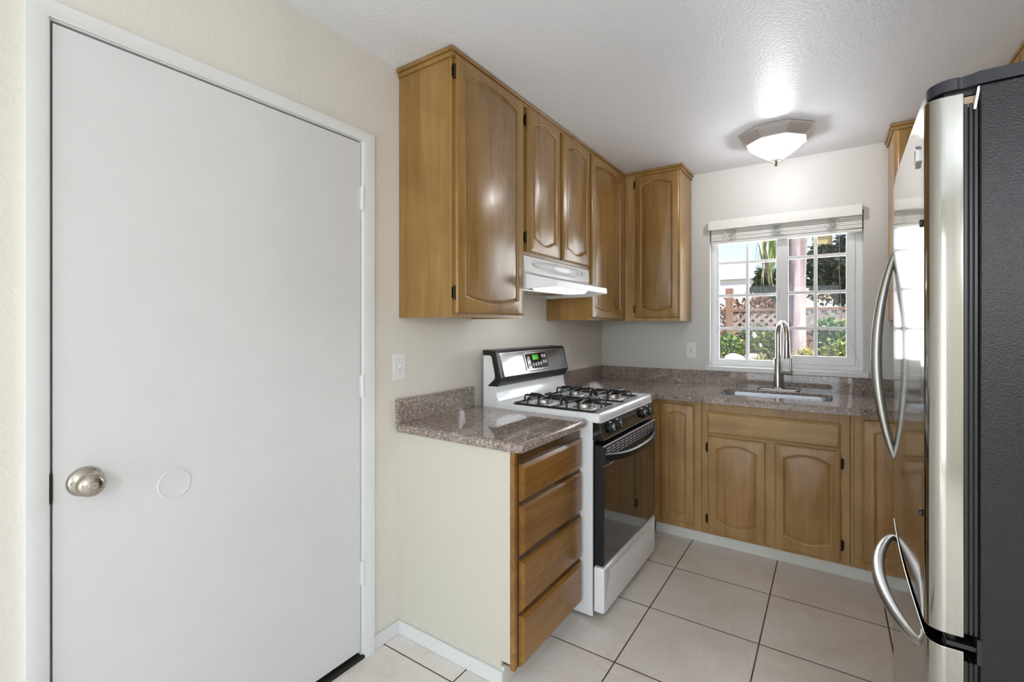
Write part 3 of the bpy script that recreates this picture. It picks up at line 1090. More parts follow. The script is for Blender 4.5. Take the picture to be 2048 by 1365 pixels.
def rr(x0, x1, y0, y1, r, z, n=6):
    return [(x, y, z) for x, y in rounded([(x0, y0, r), (x1, y0, r), (x1, y1, r), (x0, y1, r)], n)]


m.loft([rr(SX0 + 0.001, SX1 - 0.001, SY0 + 0.001, SY1 - 0.001, 0.06, ZC - 0.018), rr(SX0 + 0.004, SX1 - 0.004, SY0 + 0.004, SY1 - 0.004, 0.06, ZC - 0.0185),
        rr(SX0 + 0.006, SX1 - 0.006, SY0 + 0.006, SY1 - 0.006, 0.06, ZC0 - 0.02), rr(SX0 + 0.012, SX1 - 0.012, SY0 + 0.012, SY1 - 0.012, 0.07, 0.72),
        rr(SX0 + 0.05, SX1 - 0.05, SY0 + 0.05, SY1 - 0.05, 0.07, 0.698), rr(1.26, 1.30, 1.86, 1.90, 0.015, 0.694)], False, True)
m.build('bowl', 'sinkst', sk, ang=60, flipcheck=True)
MB().lathe([(0.0, 0.696), (0.042, 0.696), (0.045, 0.699), (0.035, 0.701), (0.03, 0.697), (0.0, 0.697)], (1.28, 1.88, 0), 'Z', 28).build('drain', 'steel', sk)

fa = thing('faucet', 'brushed steel pull-down faucet with a tall gooseneck behind the sink', 'faucet', (1.277, 2.135, ZC))
FX, FY = 1.277, 2.135
MB().prism(rounded([(FX - 0.125, FY - 0.028, 0.027), (FX + 0.125, FY - 0.028, 0.027), (FX + 0.125, FY + 0.028, 0.027), (FX - 0.125, FY + 0.028, 0.027)], 8), 'Z', ZC, ZC + 0.007).build('deck_plate', 'steel', fa, 0.003, 3)
MB().lathe([(0.0, 0.007), (0.030, 0.007), (0.030, 0.012), (0.0245, 0.016), (0.0245, 0.206), (0.0235, 0.208), (0.0, 0.208)], (FX, FY, ZC), 'Z', 32).build('body', 'steel', fa)
pts = [(FX, FY, ZC + 0.20), (FX, FY, ZC + 0.30), (FX, FY, ZC + 0.36)]
dirx, diry = 0.42, -0.907
R = 0.068
for k in range(1, 15):
    a = PI * k / 14 * 1.02
    s = R - R * math.cos(a)
    pts.append((FX + dirx * s, FY + diry * s, ZC + 0.36 + R * 1.25 * math.sin(a)))
pe = pts[-1]
pts.append((pe[0] + 0.002 * dirx, pe[1] + 0.002 * diry, pe[2] - 0.02))
MB().tube(pts, 0.0155, 16).build('gooseneck', 'steel', fa)
e = pts[-1]
MB().lathe([(0.0, 0.0), (0.0165, 0.0), (0.0175, -0.03), (0.019, -0.11), (0.018, -0.118), (0.012, -0.119), (0.0, -0.117)], e, 'Z', 24).build('spray_head', 'steel', fa)
hx, hz = FX, ZC + 0.118
hd = Vector((0.93, -0.36, 0)).normalized()
pa = Vector((FX, FY, hz))
MB().tube([pa + hd * 0.015, pa + hd * 0.072], 0.0155, 18).tube([pa + hd * 0.074, pa + hd * 0.084], 0.0165, 18).build('handle_hub', 'steel', fa)
q = pa + hd * 0.079
MB().tube([q + Vector((0, 0, -0.012)), q + Vector((0, 0, 0.03)), q + Vector((0, 0, 0.098)), q + Vector((0, 0, 0.102))], [0.0075, 0.008, 0.007, 0.004], 12).build('lever', 'steel', fa)

# ------------------------------------------------------------------ window, sill, blind
wd = sthing('window_1', (1.286, D + 0.08, WZ0), 'white gridded sliding window over the sink')
GY = D + 0.075
ring(MB(), 'Y', GY - 0.012, D + 0.125, WX0, WX1, WZ0, WZ1, 0.030, 0.040, 0.034, 0.03).build('window_frame', 'vinyl', wd, 0.002)
# left fixed light
ring(MB(), 'Y', GY + 0.010, GY + 0.034, 0.868, 1.272, 1.080, 2.03, 0.018, 0.018, 0.016, 0.018).build('sash', 'vinyl', wd, 0.003)
# right sliding sash in front
ring(MB(), 'Y', GY - 0.020, GY + 0.008, 1.255, 1.694, 1.080, 2.03, 0.072, 0.047, 0.057, 0.04).build('sash', 'vinyl', wd, 0.004)
box('pane', 'glass', wd, 0.886, 1.254, GY + 0.020, GY + 0.024, 1.096, 2.012)
box('pane', 'glass', wd, 1.327, 1.647, GY - 0.006, GY - 0.002, 1.137, 1.99)
m = MB()
m.box(1.062, 1.082, GY + 0.012, GY + 0.030, 1.096, 2.012)
for z in (1.319, 1.557, 1.795):
    m.box(0.886, 1.254, GY + 0.013, GY + 0.031, z - 0.010, z + 0.010)
m.build('muntins', 'vinyl', wd, 0.002)
m = MB()
m.box(1.472, 1.492, GY - 0.012, GY + 0.005, 1.137, 1.99)
for z in (1.321, 1.560, 1.799):
    m.box(1.327, 1.647, GY - 0.011, GY + 0.006, z - 0.010, z + 0.010)
m.build('muntins', 'vinyl', wd, 0.002)
m = MB()
m.tube([(1.268, GY - 0.020, 1.515), (1.268, GY - 0.030, 1.525), (1.268, GY - 0.033, 1.55), (1.268, GY - 0.030, 1.575), (1.268, GY - 0.020, 1.585)], 0.005, 8)
m.box(1.258, 1.278, GY - 0.023, GY - 0.018, 1.508, 1.592)
m.build('sash_lock', 'plastic', wd)
box('window_sill', 'trim', wd, 0.811, 1.760, D - 0.032, D + 0.068, 1.014, 1.047, 0.004, 3)

bl = thing('window_blind', 'white slatted blind pulled up under its valance at the top of the window', 'blind', (1.28, D, 1.925))
m = MB()
m.box(0.832, 1.727, D - 0.042, D - 0.030, 2.022, 2.089)
m.box(0.832, 0.842, D - 0.030, D - 0.001, 2.022, 2.089)
m.box(1.717, 1.727, D - 0.030, D - 0.001, 2.022, 2.089)
m.build('valance', 'blind', bl, 0.003)
box('headrail', 'blind', bl, 0.850, 1.722, D + 0.004, D + 0.046, 2.015, 2.055)
m = MB()
for k in range(6):
    z = 1.948 + k * 0.0125
    m.box(0.846, 1.728, D - 0.004 + (k % 2) * 0.003, D + 0.050, z, z + 0.0116)
m.build('slats', 'blind', bl, 0.0025)
box('bottom_rail', 'blind', bl, 0.846, 1.728, D - 0.001, D + 0.050, 1.926, 1.944, 0.003)
rnd = random.Random(3)
for cx in (0.985, 1.262, 1.575):
    m = MB()
    for q in range(9):
        x0 = cx + rnd.uniform(-0.028, 0.028)
        pts = []
        for k in range(8):
            s = k / 7
            pts.append((x0 + rnd.uniform(-0.016, 0.016) * (1 + s), D - 0.004 - rnd.uniform(0, 0.010), 2.02 - 0.078 * s + rnd.uniform(-0.004, 0.004)))
        m.tube(pts, 0.0009, 5)
    for k in range(4):
        z = 1.955 + k * 0.016
        m.tube([(cx - 0.02, D - 0.003, z), (cx, D - 0.012, z + rnd.uniform(-0.006, 0.006)), (cx + 0.02, D - 0.003, z + 0.004)], 0.0011, 5)
    m.build('ladder_cord', 'cord', bl)
MB().tube([(0.938, D - 0.010, 2.022), (0.938, D - 0.011, 1.94)], 0.0045, 8).build('tilt_wand', 'blind', bl)
MB().tube([(1.612, D + 0.030, 1.93), (1.610, D + 0.028, 1.7), (1.618, D + 0.026, 1.52), (1.622, D + 0.025, 1.36)], 0.0011, 6).build('pull_cord', 'cord', bl)
MB().tube([(1.655, D + 0.010, 1.30), (1.672, D + 0.008, 1.24), (1.690, D + 0.006, 1.17), (1.705, D + 0.004, 1.12), (1.716, D + 0.002, 1.075)], 0.0009, 6).build('pull_cord', 'cord', bl)

# ------------------------------------------------------------------ ceiling light
LX, LY = 1.302, 1.70
cl = thing('ceiling_light', 'octagonal nickel flush ceiling light with a ribbed clear glass bowl', 'ceiling light', (LX, LY, 2.27))


def octo(r, z, cut=0.42, n=1):
    """square with cut corners"""
    h = r
    k = r * cut
    p = [(h, -k), (h, k), (k, h), (-k, h), (-h, k), (-h, -k), (-k, -h), (k, -h)]
    return [(LX + x, LY + y, z) for x, y in p]


m = MB()
m.loft([octo(0.188, CZ - 0.001), octo(0.188, 2.446), octo(0.180, 2.444), octo(0.180, 2.438), octo(0.160, 2.415), octo(0.146, 2.404), octo(0.150, 2.402), octo(0.150, 2.396), octo(0.138, 2.394), octo(0.134, 2.408)], True, False)
m.build('base', 'nickelr', cl, ang=20)


def flute(r, z, n=48, amp=0.05):
    out = []
    for k in range(n):
        a = 2 * PI * k / n
        # octagon-ish plan with soft ribs
        o = math.cos(PI / 8) / math.cos(((a + PI / 8) % (PI / 4)) - PI / 8)
        rr_ = r * (o * 0.6 + 0.4) * (1 + amp * math.cos(8 * a) * 0.5)
        out.append((LX + rr_ * math.cos(a), LY + rr_ * math.sin(a), z))
    return out


MB().loft([flute(0.146, 2.400), flute(0.146, 2.386), flute(0.134, 2.372), flute(0.112, 2.352), flute(0.088, 2.335), flute(0.066, 2.322), flute(0.050, 2.311), flute(0.038, 2.302), flute(0.026, 2.297)], False, True).build('glass_shade', 'lampglass', cl, ang=40)
MB().lathe([(0.0, 2.388), (0.014, 2.388), (0.016, 2.376), (0.030, 2.362), (0.037, 2.346), (0.035, 2.331), (0.024, 2.319), (0.0, 2.315)], (LX + 0.0, LY, 0), 'Z', 24).build('bulb', 'bulb', cl)
MB().lathe([(0.0, 2.41), (0.016, 2.41), (0.016, 2.391), (0.0, 2.391)], (LX, LY, 0), 'Z', 16).build('socket', 'plastic', cl)
MB().lathe([(0.0, 2.300), (0.033, 2.298), (0.034, 2.294), (0.022, 2.288), (0.006, 2.285), (0.005, 2.276), (0.010, 2.272), (0.010, 2.268), (0.004, 2.264), (0.0, 2.263)], (LX, LY, 0), 'Z', 24).build('finial', 'nickel', cl)

# ------------------------------------------------------------------ range hood
hd_ = thing('range_hood', 'white under-cabinet range hood above the gas range', 'range hood', (0.2, 0.905, 1.52))
HY0, HY1 = 0.524, 1.287
m = MB()
m.box(0.003, XU, HY0, HY1, 1.602, 1.688)
m.build('housing', 'hoodw', hd_, 0.002)
m = MB()
# flared lower canopy: profile loops from housing front to lip, open underneath
tp = [(0.003, HY0, 1.602), (XU, HY0, 1.602), (0.350, HY0 + 0.020, 1.588), (0.462, 0.588, 1.560), (0.462, 1.205, 1.560), (0.350, HY1 - 0.02, 1.588), (XU, HY1, 1.602), (0.003, HY1, 1.602)]
bt = [(0.003, HY0, 1.514), (XU, HY0, 1.518), (0.350, HY0 + 0.018, 1.520), (0.464, 0.586, 1.528), (0.464, 1.207, 1.528), (0.350, HY1 - 0.018, 1.520), (XU, HY1, 1.518), (0.003, HY1, 1.514)]
tp2 = [(x - (0.003 if x > 0.3 else 0), y, z) for x, y, z in tp]
ib = [(x - (0.008 if x > 0.1 else -0.006), y + (0.006 if y < 0.9 else -0.006), z) for x, y, z in bt]
it = [(a[0], a[1], a[2] + 0.030) for a in ib]
m.loft([tp, bt, ib, it], True, True)
m.build('canopy', 'hoodw', hd_, 0.0015, ang=25)


def oval(y0, y1, z0, z1, x, n=28, p=0.8):
    cy, cz, ry, rz = (y0 + y1) / 2, (z0 + z1) / 2, (y1 - y0) / 2, (z1 - z0) / 2
    return [(x, cy + ry * math.cos(2 * PI * k / n), cz + rz * math.sin(2 * PI * k / n)) for k in range(n)]


vs = MB()
N = 16
rows = []
for i in range(N + 1):
    s = i / N
    y = HY0 + 0.004 + (HY1 - HY0 - 0.008) * s
    b = 0.024 * math.sin(PI * s) ** 0.8
    rows.append([(XU, y, 1.684), (XU + 0.004, y, 1.682), (XU + 0.006 + b * 0.4, y, 1.64), (XU + 0.008 + b, y, 1.612), (XU + 0.004 + b, y, 1.604 - b * 0.35), (XU, y, 1.600 - b * 0.35)])
vs.loft(rows)
vs.build('visor', 'hoodw', hd_, ang=40)
MB().loft([oval(0.60, 1.21, 1.628, 1.672, XU + 0.004), oval(0.60, 1.21, 1.628, 1.672, XU + 0.0170), oval(0.612, 1.198, 1.632, 1.668, XU + 0.0185)], True, True).build('control_recess', 'hoodg', hd_)
MB().loft([oval(0.80, 1.03, 1.632, 1.668, XU + 0.004), oval(0.80, 1.03, 1.632, 1.668, XU + 0.020), oval(0.815, 1.015, 1.637, 1.663, XU + 0.0225)], True, True).build('badge_plate', 'hoodw', hd_)
for y in (1.10, 1.155):
    MB().lathe([(0, 0.0), (0.013, 0.0), (0.0125, 0.010), (0.010, 0.0125), (0, 0.0125)], (XU + 0.014, y, 1.650), 'X', 20).box(XU + 0.024, XU + 0.031, y - 0.002, y + 0.002, 1.640, 1.660).build('knob', 'hoodw', hd_)
def sup(ax_, by2, z, n=32):
    def pw(c):
        return math.copysign(abs(c) ** 0.55, c)
    return [(0.352 + ax_ * pw(math.cos(2 * PI * k / n)), 0.835 + by2 * pw(math.sin(2 * PI * k / n)), z) for k in range(n)]


MB().loft([sup(0.088, 0.225, 1.550), sup(0.086, 0.220, 1.532), sup(0.074, 0.205, 1.520)], True, True).build('lamp_lens', 'lens', hd_, ang=50)
MB().box(0.02, 0.17, 0.60, 1.20, 1.530, 1.542).build('grease_filter', 'alu', hd_, 0.003)

# ------------------------------------------------------------------ gas range
RY0, RY1 = 0.549, 1.300
RM = (RY0 + RY1) / 2
rg = thing('gas_range', 'white gas range with a black oven door and stainless backguard', 'gas range', (0.36, RM, 0.0))
m = MB()
m.box(0.045, 0.667, RY0, RY0 + 0.012, 0.014, 0.905)
m.build('side_panel', 'enamel', rg, 0.002)
m = MB()
m.box(0.045, 0.667, RY1 - 0.012, RY1, 0.014, 0.905)
m.build('side_panel', 'enamel', rg, 0.002)
m = MB()
m.box(0.06, 0.662, RY0 + 0.012, RY1 - 0.012, 0.05, 0.895)
m.build('body', 'black', rg)
m = MB()
for x in (0.09, 0.62):
    for y in (RY0 + 0.05, RY1 - 0.05):
        m = MB().lathe([(0, 0.0), (0.018, 0.0), (0.018, 0.012), (0.010, 0.014), (0.010, 0.06), (0, 0.06)], (x, y, 0), 'Z', 14)
        m.build('foot', 'black', rg)
# cooktop with raised rim and shallow pan
m = MB()


def ct(x0, x1, y0, y1, z, r=0.012):
    return [(x, y, z) for x, y in rounded([(x0, y0, r), (x1, y0, r), (x1, y1, r), (x0, y1, r)], 4)]


m.loft([ct(0.12, 0.699, RY0 - 0.001, RY1 + 0.001, 0.897), ct(0.12, 0.702, RY0 - 0.002, RY1 + 0.002, 0.903), ct(0.12, 0.700, RY0 - 0.001, RY1 + 0.001, 0.930), ct(0.12, 0.694, RY0 + 0.004, RY1 - 0.004, 0.937),
        ct(0.13, 0.676, RY0 + 0.020, RY1 - 0.020, 0.936), ct(0.15, 0.655, RY0 + 0.045, RY1 - 0.045, 0.9275), ct(0.16, 0.645, RY0 + 0.055, RY1 - 0.055, 0.927)], True, True)
m.build('cooktop', 'enamel', rg, ang=40)
# white backguard
m = MB()
m.prism([(0.041, 0.90), (0.185, 0.90), (0.182, 0.931), (0.160, 0.934), (0.142, 0.945), (0.131, 0.965), (0.127, 1.00), (0.124, 1.03), (0.112, 1.045), (0.114, 1.08), (0.095, 1.172), (0.088, 1.182), (0.041, 1.182)], 'Y', RY0 + 0.002, RY1 - 0.002)
m.build('backguard', 'enamel', rg, 0.003, 3, ang=25)
m = MB()
m.prism([(0.039, 1.210), (0.118, 1.207), (0.126, 1.196), (0.158, 1.066), (0.155, 1.056), (0.131, 1.021), (0.069, 1.020), (0.118, 1.062), (0.120, 1.076), (0.098, 1.172), (0.088, 1.181), (0.039, 1.181)], 'Y', RY0 - 0.002, RY1 + 0.002)
ctl = m.build('control_housing', 'black', rg, 0.004, 3, ang=20, label='black control housing')
# stainless fascia on the slanted face
P0, P1 = Vector((0.1235, 1.196)), Vector((0.1585, 1.066))
dv = (P1 - P0)
nv = Vector((-dv.y, dv.x)).normalized()
if nv.x < 0:
    nv = -nv


def slant(y, t, d):
    p = P0 + dv * t + nv * d
    return (p.x, y, p.y)


def slant_plate(y0, y1, t0, t1, d0, d1, ry=0.012, rt=0.09, n=4):
    def lp(d, e=0.0):
        return [slant(y, t, d) for y, t in [(a, b) for a, b in _rr2(y0 + e, y1 - e, t0 + e * 7, t1 - e * 7, ry, rt, n)]]
    return [lp(d0), lp(d1 - 0.0008), lp(d1, 0.0012)]


def _rr2(a0, a1, b0, b1, ra, rb, n):
    out = []
    for (ca, cb, s) in ((a1 - ra, b1 - rb, 0), (a0 + ra, b1 - rb, 1), (a0 + ra, b0 + rb, 2), (a1 - ra, b0 + rb, 3)):
        for k in range(n + 1):
            an = PI / 2 * (s + k / n)
            out.append((ca + ra * math.cos(an), cb + rb * math.sin(an)))
    return out


MB().loft(slant_plate(RY0 + 0.022, RY1 - 0.022, 0.02, 0.97, -0.001, 0.0032)).build('steel_fascia', 'steelr', rg, ang=30, label='stainless control fascia')
dp = MB().loft(slant_plate(0.795, 1.055, 0.10, 0.86, 0.0, 0.0055, 0.016, 0.11)).build('clock_panel', 'steelr', rg, ang=30)
MB().loft(slant_plate(0.812, 1.045, 0.15, 0.80, 0.003, 0.0070, 0.014, 0.10)).build('panel_face', 'blackg', dp, ang=30)
MB().loft(slant_plate(0.882, 0.945, 0.22, 0.44, 0.005, 0.0078, 0.003, 0.02)).build('display', 'lcd', dp, ang=30, label='green lit clock display')
for y, t in ((0.838, 0.36), (0.995, 0.30), (1.022, 0.30), (0.845, 0.64), (0.880, 0.64), (0.908, 0.64), (0.936, 0.62), (0.964, 0.62), (0.998, 0.56), (1.024, 0.55)):
    MB().loft([[slant(y + 0.0095 * math.cos(2 * PI * k / 14), t + 0.085 * math.sin(2 * PI * k / 14), d) for k in range(14)] for d in (0.006, 0.0085)]).build('key', 'keys', dp)

# burners and grates
for bx_, by_, r in ((0.305, 0.735, 0.040), (0.540, 0.735, 0.046), (0.305, 1.112, 0.040), (0.540, 1.112, 0.046)):
    b = MB().lathe([(0.0, 0.927), (r + 0.012, 0.927), (r + 0.010, 0.930), (r - 0.004, 0.932), (r - 0.006, 0.945), (r, 0.948), (r, 0.952), (0.0, 0.952)], (bx_, by_, 0), 'Z', 28).build('burner', 'alu', rg)
    MB().lathe([(0.0, 0.9505), (r - 0.006, 0.9505), (r - 0.004, 0.955), (r - 0.010, 0.959), (0.0, 0.960)], (bx_, by_, 0), 'Z', 28).build('burner_cap', 'iron', b)


def grate(x0, x1, y0, y1):
    m = MB()
    r = 0.0050
    zb, zt = 0.932, 0.966
    base = rounded([(x0, y0, 0.015), (x1, y0, 0.015), (x1, y1, 0.015), (x0, y1, 0.015)], 4)
    m.tube([(x, y, zb) for x, y in base], r, 8, closed=True)
    ym = (y0 + y1) / 2
    xm = (x0 + x1) / 2
    m.tube([(xm, y0, zb), (xm, y1, zb)], r, 8)
    for bx_ in (x0 + (x1 - x0) * 0.26, x0 + (x1 - x0) * 0.755):
        hx_ = (x1 - x0) * 0.24
        # four bent fingers per burner
        for (sx, sy) in ((1, 0), (-1, 0), (0, 1), (0, -1)):
            if sx:
                xe = bx_ + sx * hx_
                for o in (-0.028, 0.028):
                    a = Vector((xe, ym + o, zb))
                    pts = [a, a + Vector((0, 0, 0.026)), a + Vector((-sx * 0.006, 0, 0.033)), a + Vector((-sx * 0.03, 0, 0.034)), Vector((bx_ + sx * 0.035, ym + o * 0.6, zt))]
                    m.tube(pts, r, 8)
                m.tube([Vector((bx_ + sx * 0.035, ym - 0.017, zt)), Vector((bx_ + sx * 0.022, ym, zt + 0.001)), Vector((bx_ + sx * 0.035, ym + 0.017, zt))], r, 8)
            else:
                ye = ym + sy * (y1 - y0) / 2
                for o in (-0.032, 0.032):
                    a = Vector((bx_ + o, ye, zb))
                    pts = [a, a + Vector((0, 0, 0.026)), a + Vector((0, -sy * 0.006, 0.033)), a + Vector((0, -sy * 0.02, 0.034)), Vector((bx_ + o * 0.6, ym + sy * 0.035, zt))]
                    m.tube(pts, r, 8)
                m.tube([Vector((bx_ - 0.02, ym + sy * 0.035, zt)), Vector((bx_, ym + sy * 0.022, zt + 0.001)), Vector((bx_ + 0.02, ym + sy * 0.035, zt))], r, 8)
    return m.build('grate', 'iron', rg)


grate(0.188, 0.640, 0.622, 0.868)
grate(0.188, 0.640, 0.982, 1.228)

# control fascia with knobs
m = MB()
m.prism([(0.660, 0.897), (0.700, 0.897), (0.7195, 0.824), (0.716, 0.817), (0.660, 0.817)], 'Y', RY0 + 0.003, RY1 - 0.003)
fs = m.build('knob_fascia', 'blackg', rg, 0.002, 2, ang=20)
box('trim_strip', 'slot', rg, 0.690, 0.7035, RY0 + 0.008, RY1 - 0.004, 0.8945, 0.8985, 0.001)
ax = Vector((0.966, 0, 0.258))
for y in (0.655, 0.742, 1.102, 1.190):
    k = MB().lathe([(0, -0.002), (0.029, -0.002), (0.029, 0.004), (0.024, 0.007), (0.022, 0.012), (0.0, 0.012)], (0.7105, y, 0.860), ax, 26).build('knob', 'black', rg)
    g = MB()
    c0 = Vector((0.7105, y, 0.860)) + ax * 0.012
    upv = Vector((-0.258, 0, 0.966))
    g.loft([[c0 + upv * (0.023 * math.cos(2 * PI * i / 20)) + Vector((0, w * math.sin(2 * PI * i / 20), 0)) + ax * d for i in range(20)] for d, w in ((-0.002, 0.0085), (0.012, 0.007), (0.015, 0.005))])
    g.build('knob_grip', 'blackg', k, ang=40)

# oven door
od = box('oven_door', 'black', rg, 0.674, 0.7175, RY0 + 0.004, RY1 - 0.004, 0.251, 0.795, 0.003)
box('oven_glass', 'blackg', od, 0.716, 0.7205, RY0 + 0.008, RY1 - 0.008, 0.256, 0.700, 0.001, label='black glass oven window')
m = MB()
m.prism([(0.7165, 0.792), (0.7165, 0.722), (0.7215, 0.722), (0.7215, 0.792)], 'Y', RY0 + 0.006, RY1 - 0.006)
m.build('vent_panel', 'black', od, 0.001)
m = MB()
m.box(0.7165, 0.7222, RY0 + 0.006, RY1 - 0.006, 0.7905, 0.7945)
m.build('door_trim', 'slot', od)
m = MB()
for i in range(12):
    y0 = RY0 + 0.035 + i * 0.0575
    for k in range(4):
        z = 0.738 + k * 0.0125
        m.box(0.7213, 0.7220, y0, y0 + 0.045, z, z + 0.004)
m.build('vent_slots', 'slot', od)
pts, N = [], 22
loops = []
for i in range(N + 1):
    s = i / N
    y = RY0 + 0.012 + (RY1 - RY0 - 0.024) * s
    b = 1 - abs(2 * s - 1) ** 2.6
    xo = 0.722 + 0.056 * b
    zc_ = 0.748 - 0.018 * b
    t = 0.014
    loops.append([(xo - t, y, zc_ + 0.010), (xo - 0.003, y, zc_ + 0.013), (xo + 0.004, y, zc_ + 0.006), (xo + 0.002, y, zc_ - 0.020), (xo - 0.006, y, zc_ - 0.026), (xo - t, y, zc_ - 0.018)])
MB().loft(loops).build('oven_handle', 'black', od, 0.002, 2, ang=30)
# storage drawer
dw = MB()
dw.loft([[(x, y, z) for y, z in _rr2(RY0 + 0.003 + e, RY1 - 0.003 - e, 0.036 + e, 0.243 - e, 0.010, 0.010, 4)] for x, e in ((0.674, 0.0), (0.712, 0.0), (0.7205, 0.005))], True, False)
lp = [(0.7205, y, z) for y, z in _rr2(RY0 + 0.008, RY1 - 0.008, 0.041, 0.238, 0.010, 0.010, 4)]
l2 = [(0.7205, y, z) for y, z in _rr2(RY0 + 0.07, RY1 - 0.07, 0.196, 0.218, 0.008, 0.008, 4)]
l3 = [(0.715, y, z) for y, z in _rr2(RY0 + 0.078, RY1 - 0.078, 0.202, 0.214, 0.006, 0.006, 4)]
dw.loft([lp, l2, l3], False, True)
bmesh.ops.remove_doubles(dw.bm, verts=dw.bm.verts, dist=1e-5)
dw.build('storage_drawer', 'enamel', rg, ang=40)

# ------------------------------------------------------------------ refrigerator
FO = Vector((1.716, -0.207, 0.0))
FR = thing('refrigerator', 'stainless and black bottom-freezer refrigerator at the right edge', 'refrigerator', FO, rz=-math.radians(1.07))


def fx(p):
    return (FO.x + p[0], FO.y + p[1], p[2])


def fbox(name, mat, x0, x1, y0, y1, z0, z1, bevel=0.0, seg=2, parent=None, label=None):
    return box(name, mat, parent or FR, FO.x + x0, FO.x + x1, FO.y + y0, FO.y + y1, z0, z1, bevel, seg, label)


FW = 0.752
fbox('body', 'fridgeb', 0.076, 0.76, 0.0, FW, 0.03, 1.787, 0.004, label='pebbled black side and back')
fbox('base_grille', 'black', 0.05, 0.10, 0.01, FW - 0.01, 0.0, 0.07, 0.003)


def door_plan():
    r = 0.030
    bow = 0.006
    p = [(0.055, 0.0)]
    for k in range(9):
        a = PI / 2 * k / 8
        p.append((r - r * math.sin(a), 0.0 + r - r * math.cos(a)))
    for k in range(1, 12):
        s = k / 12
        p.append((-bow * math.sin(PI * s), r + (FW - 2 * r) * s))
    for k in range(9):
        a = PI / 2 * k / 8
        p.append((r - r * math.cos(a), FW - r + r * math.sin(a)))
    p.append((0.055, FW))
    return p


for nm, z0, z1 in (('door', 0.743, 1.778), ('freezer_drawer', 0.085, 0.717)):
    pl = [(FO.x + x, FO.y + y) for x, y in door_plan()]
    d = MB().prism(pl, 'Z', z0, z1).build(nm, 'steeld', FR, 0.002, 2, ang=40)
    if nm == 'door':
        fdoor = d
    else:
        fdraw = d
    g = MB()
    for x0, x1 in ((0.0555, 0.061), (0.063, 0.068), (0.070, 0.0755)):
        g.box(FO.x + x0, FO.x + x1, FO.y + 0.006, FO.y + FW - 0.006, z0 + 0.006, z1 - 0.02)
    g.box(FO.x + 0.056, FO.x + 0.076, FO.y + 0.012, FO.y + FW - 0.012, z0 + 0.01, z1 - 0.025)
    g.build('gasket', 'black', d, 0.001)
cpp = [(FO.x + x, FO.y + y) for x, y in
       [(0.75, -0.001)] + [(0.075, -0.001), (0.066, 0.006), (0.052, 0.010)] + [(0.045 - 0.040 * math.sin(PI / 2 * k / 6), 0.045 - 0.040 * math.cos(PI / 2 * k / 6)) for k in range(7)]
       + [(0.003 + 0.040 * (1 - math.cos(PI / 2 * k / 6)), FW - 0.045 + 0.040 * math.sin(PI / 2 * k / 6)) for k in range(7)] + [(0.75, FW)]]
MB().prism(cpp, 'Z', 1.789, 1.813).build('top_cap', 'cap', FR, 0.003, 3, ang=40)
hb = MB()
hb.box(FO.x + 0.03, FO.x + 0.10, FO.y + 0.02, FO.y + 0.07, 1.778, 1.789)
hb.build('top_hinge', 'black', FR)
hb = MB()
hb.box(FO.x + 0.030, FO.x + 0.078, FO.y + 0.004, FO.y + 0.05, 0.720, 0.729)
hb.box(FO.x + 0.072, FO.x + 0.080, FO.y - 0.002, FO.y + 0.05, 0.700, 0.748)
hb.lathe([(0, 0.717), (0.008, 0.717), (0.008, 0.743), (0, 0.743)], (FO.x + 0.040, FO.y + 0.022, 0), 'Z', 12)
hb.build('centre_hinge', 'black', FR, 0.001)
fbox('shim', 'card', 0.056, 0.074, 0.010, 0.014, 1.752, 1.772)
MB().loft([[fx((0.068, 0.002, 1.744)), fx((0.072, 0.002, 1.744)), fx((0.078, 0.002, 1.785)), fx((0.074, 0.002, 1.785))],
           [fx((0.068, 0.004, 1.744)), fx((0.072, 0.004, 1.744)), fx((0.078, 0.004, 1.785)), fx((0.074, 0.004, 1.785))]]).build('torn_tape', 'paper', FR)


def bow(p0, p1, out, width, thick, name, parent, along, prof=0.8, mat='handle', n=26, taper=0.35):
    """a bowed bar handle from p0 to p1 (fridge coords) standing 'out' from the face"""
    p0, p1 = Vector(p0), Vector(p1)
    pts, rs = [], []
    for i in range(n + 1):
        s = i / n
        b = math.sin(PI * s) ** prof
        p = p0.lerp(p1, s) + Vector((-1, 0, 0)) * out * b
        pts.append(fx(p))
        rs.append(width / 2 * (taper + (1 - taper) * b ** 0.7))
    m = MB().tube(pts, rs, 14, flat=thick / width, up=along)
    return m.build(name, mat, parent, ang=60)


bow((0.012, 0.70, 1.585), (0.012, 0.70, 0.895), 0.056, 0.034, 0.030, 'door_handle', fdoor, (0, 1, 0), prof=0.75)
bow((0.006, 0.075, 0.668), (0.006, 0.70, 0.668), 0.060, 0.032, 0.030, 'drawer_handle', fdraw, (0, 0, 1), prof=0.62)
# hexagon emblem and round plug on the door
m = MB()
hexp = [(0.094 + 0.020 * math.cos(PI / 3 * k + PI / 6), 1.694 + 0.024 * math.sin(PI / 3 * k + PI / 6)) for k in range(6)]
hexi = [(0.094 + 0.014 * math.cos(PI / 3 * k + PI / 6), 1.694 + 0.017 * math.sin(PI / 3 * k + PI / 6)) for k in range(6)]
m.loft([[fx((0.0, y, z)) for y, z in hexp], [fx((-0.007, y, z)) for y, z in hexp], [fx((-0.007, y, z)) for y, z in hexi], [fx((-0.0045, y, z)) for y, z in hexi]], True, True)
m.build('emblem', 'steel', fdoor, ang=20)
for z in (1.545, 0.955):
    MB().lathe([(0, 0.0), (0.008, 0.0), (0.007, 0.004), (0, 0.005)], fx((-0.001, 0.045, z)), (-1, 0, 0), 14).build('screw_plug', 'black', fdoor)

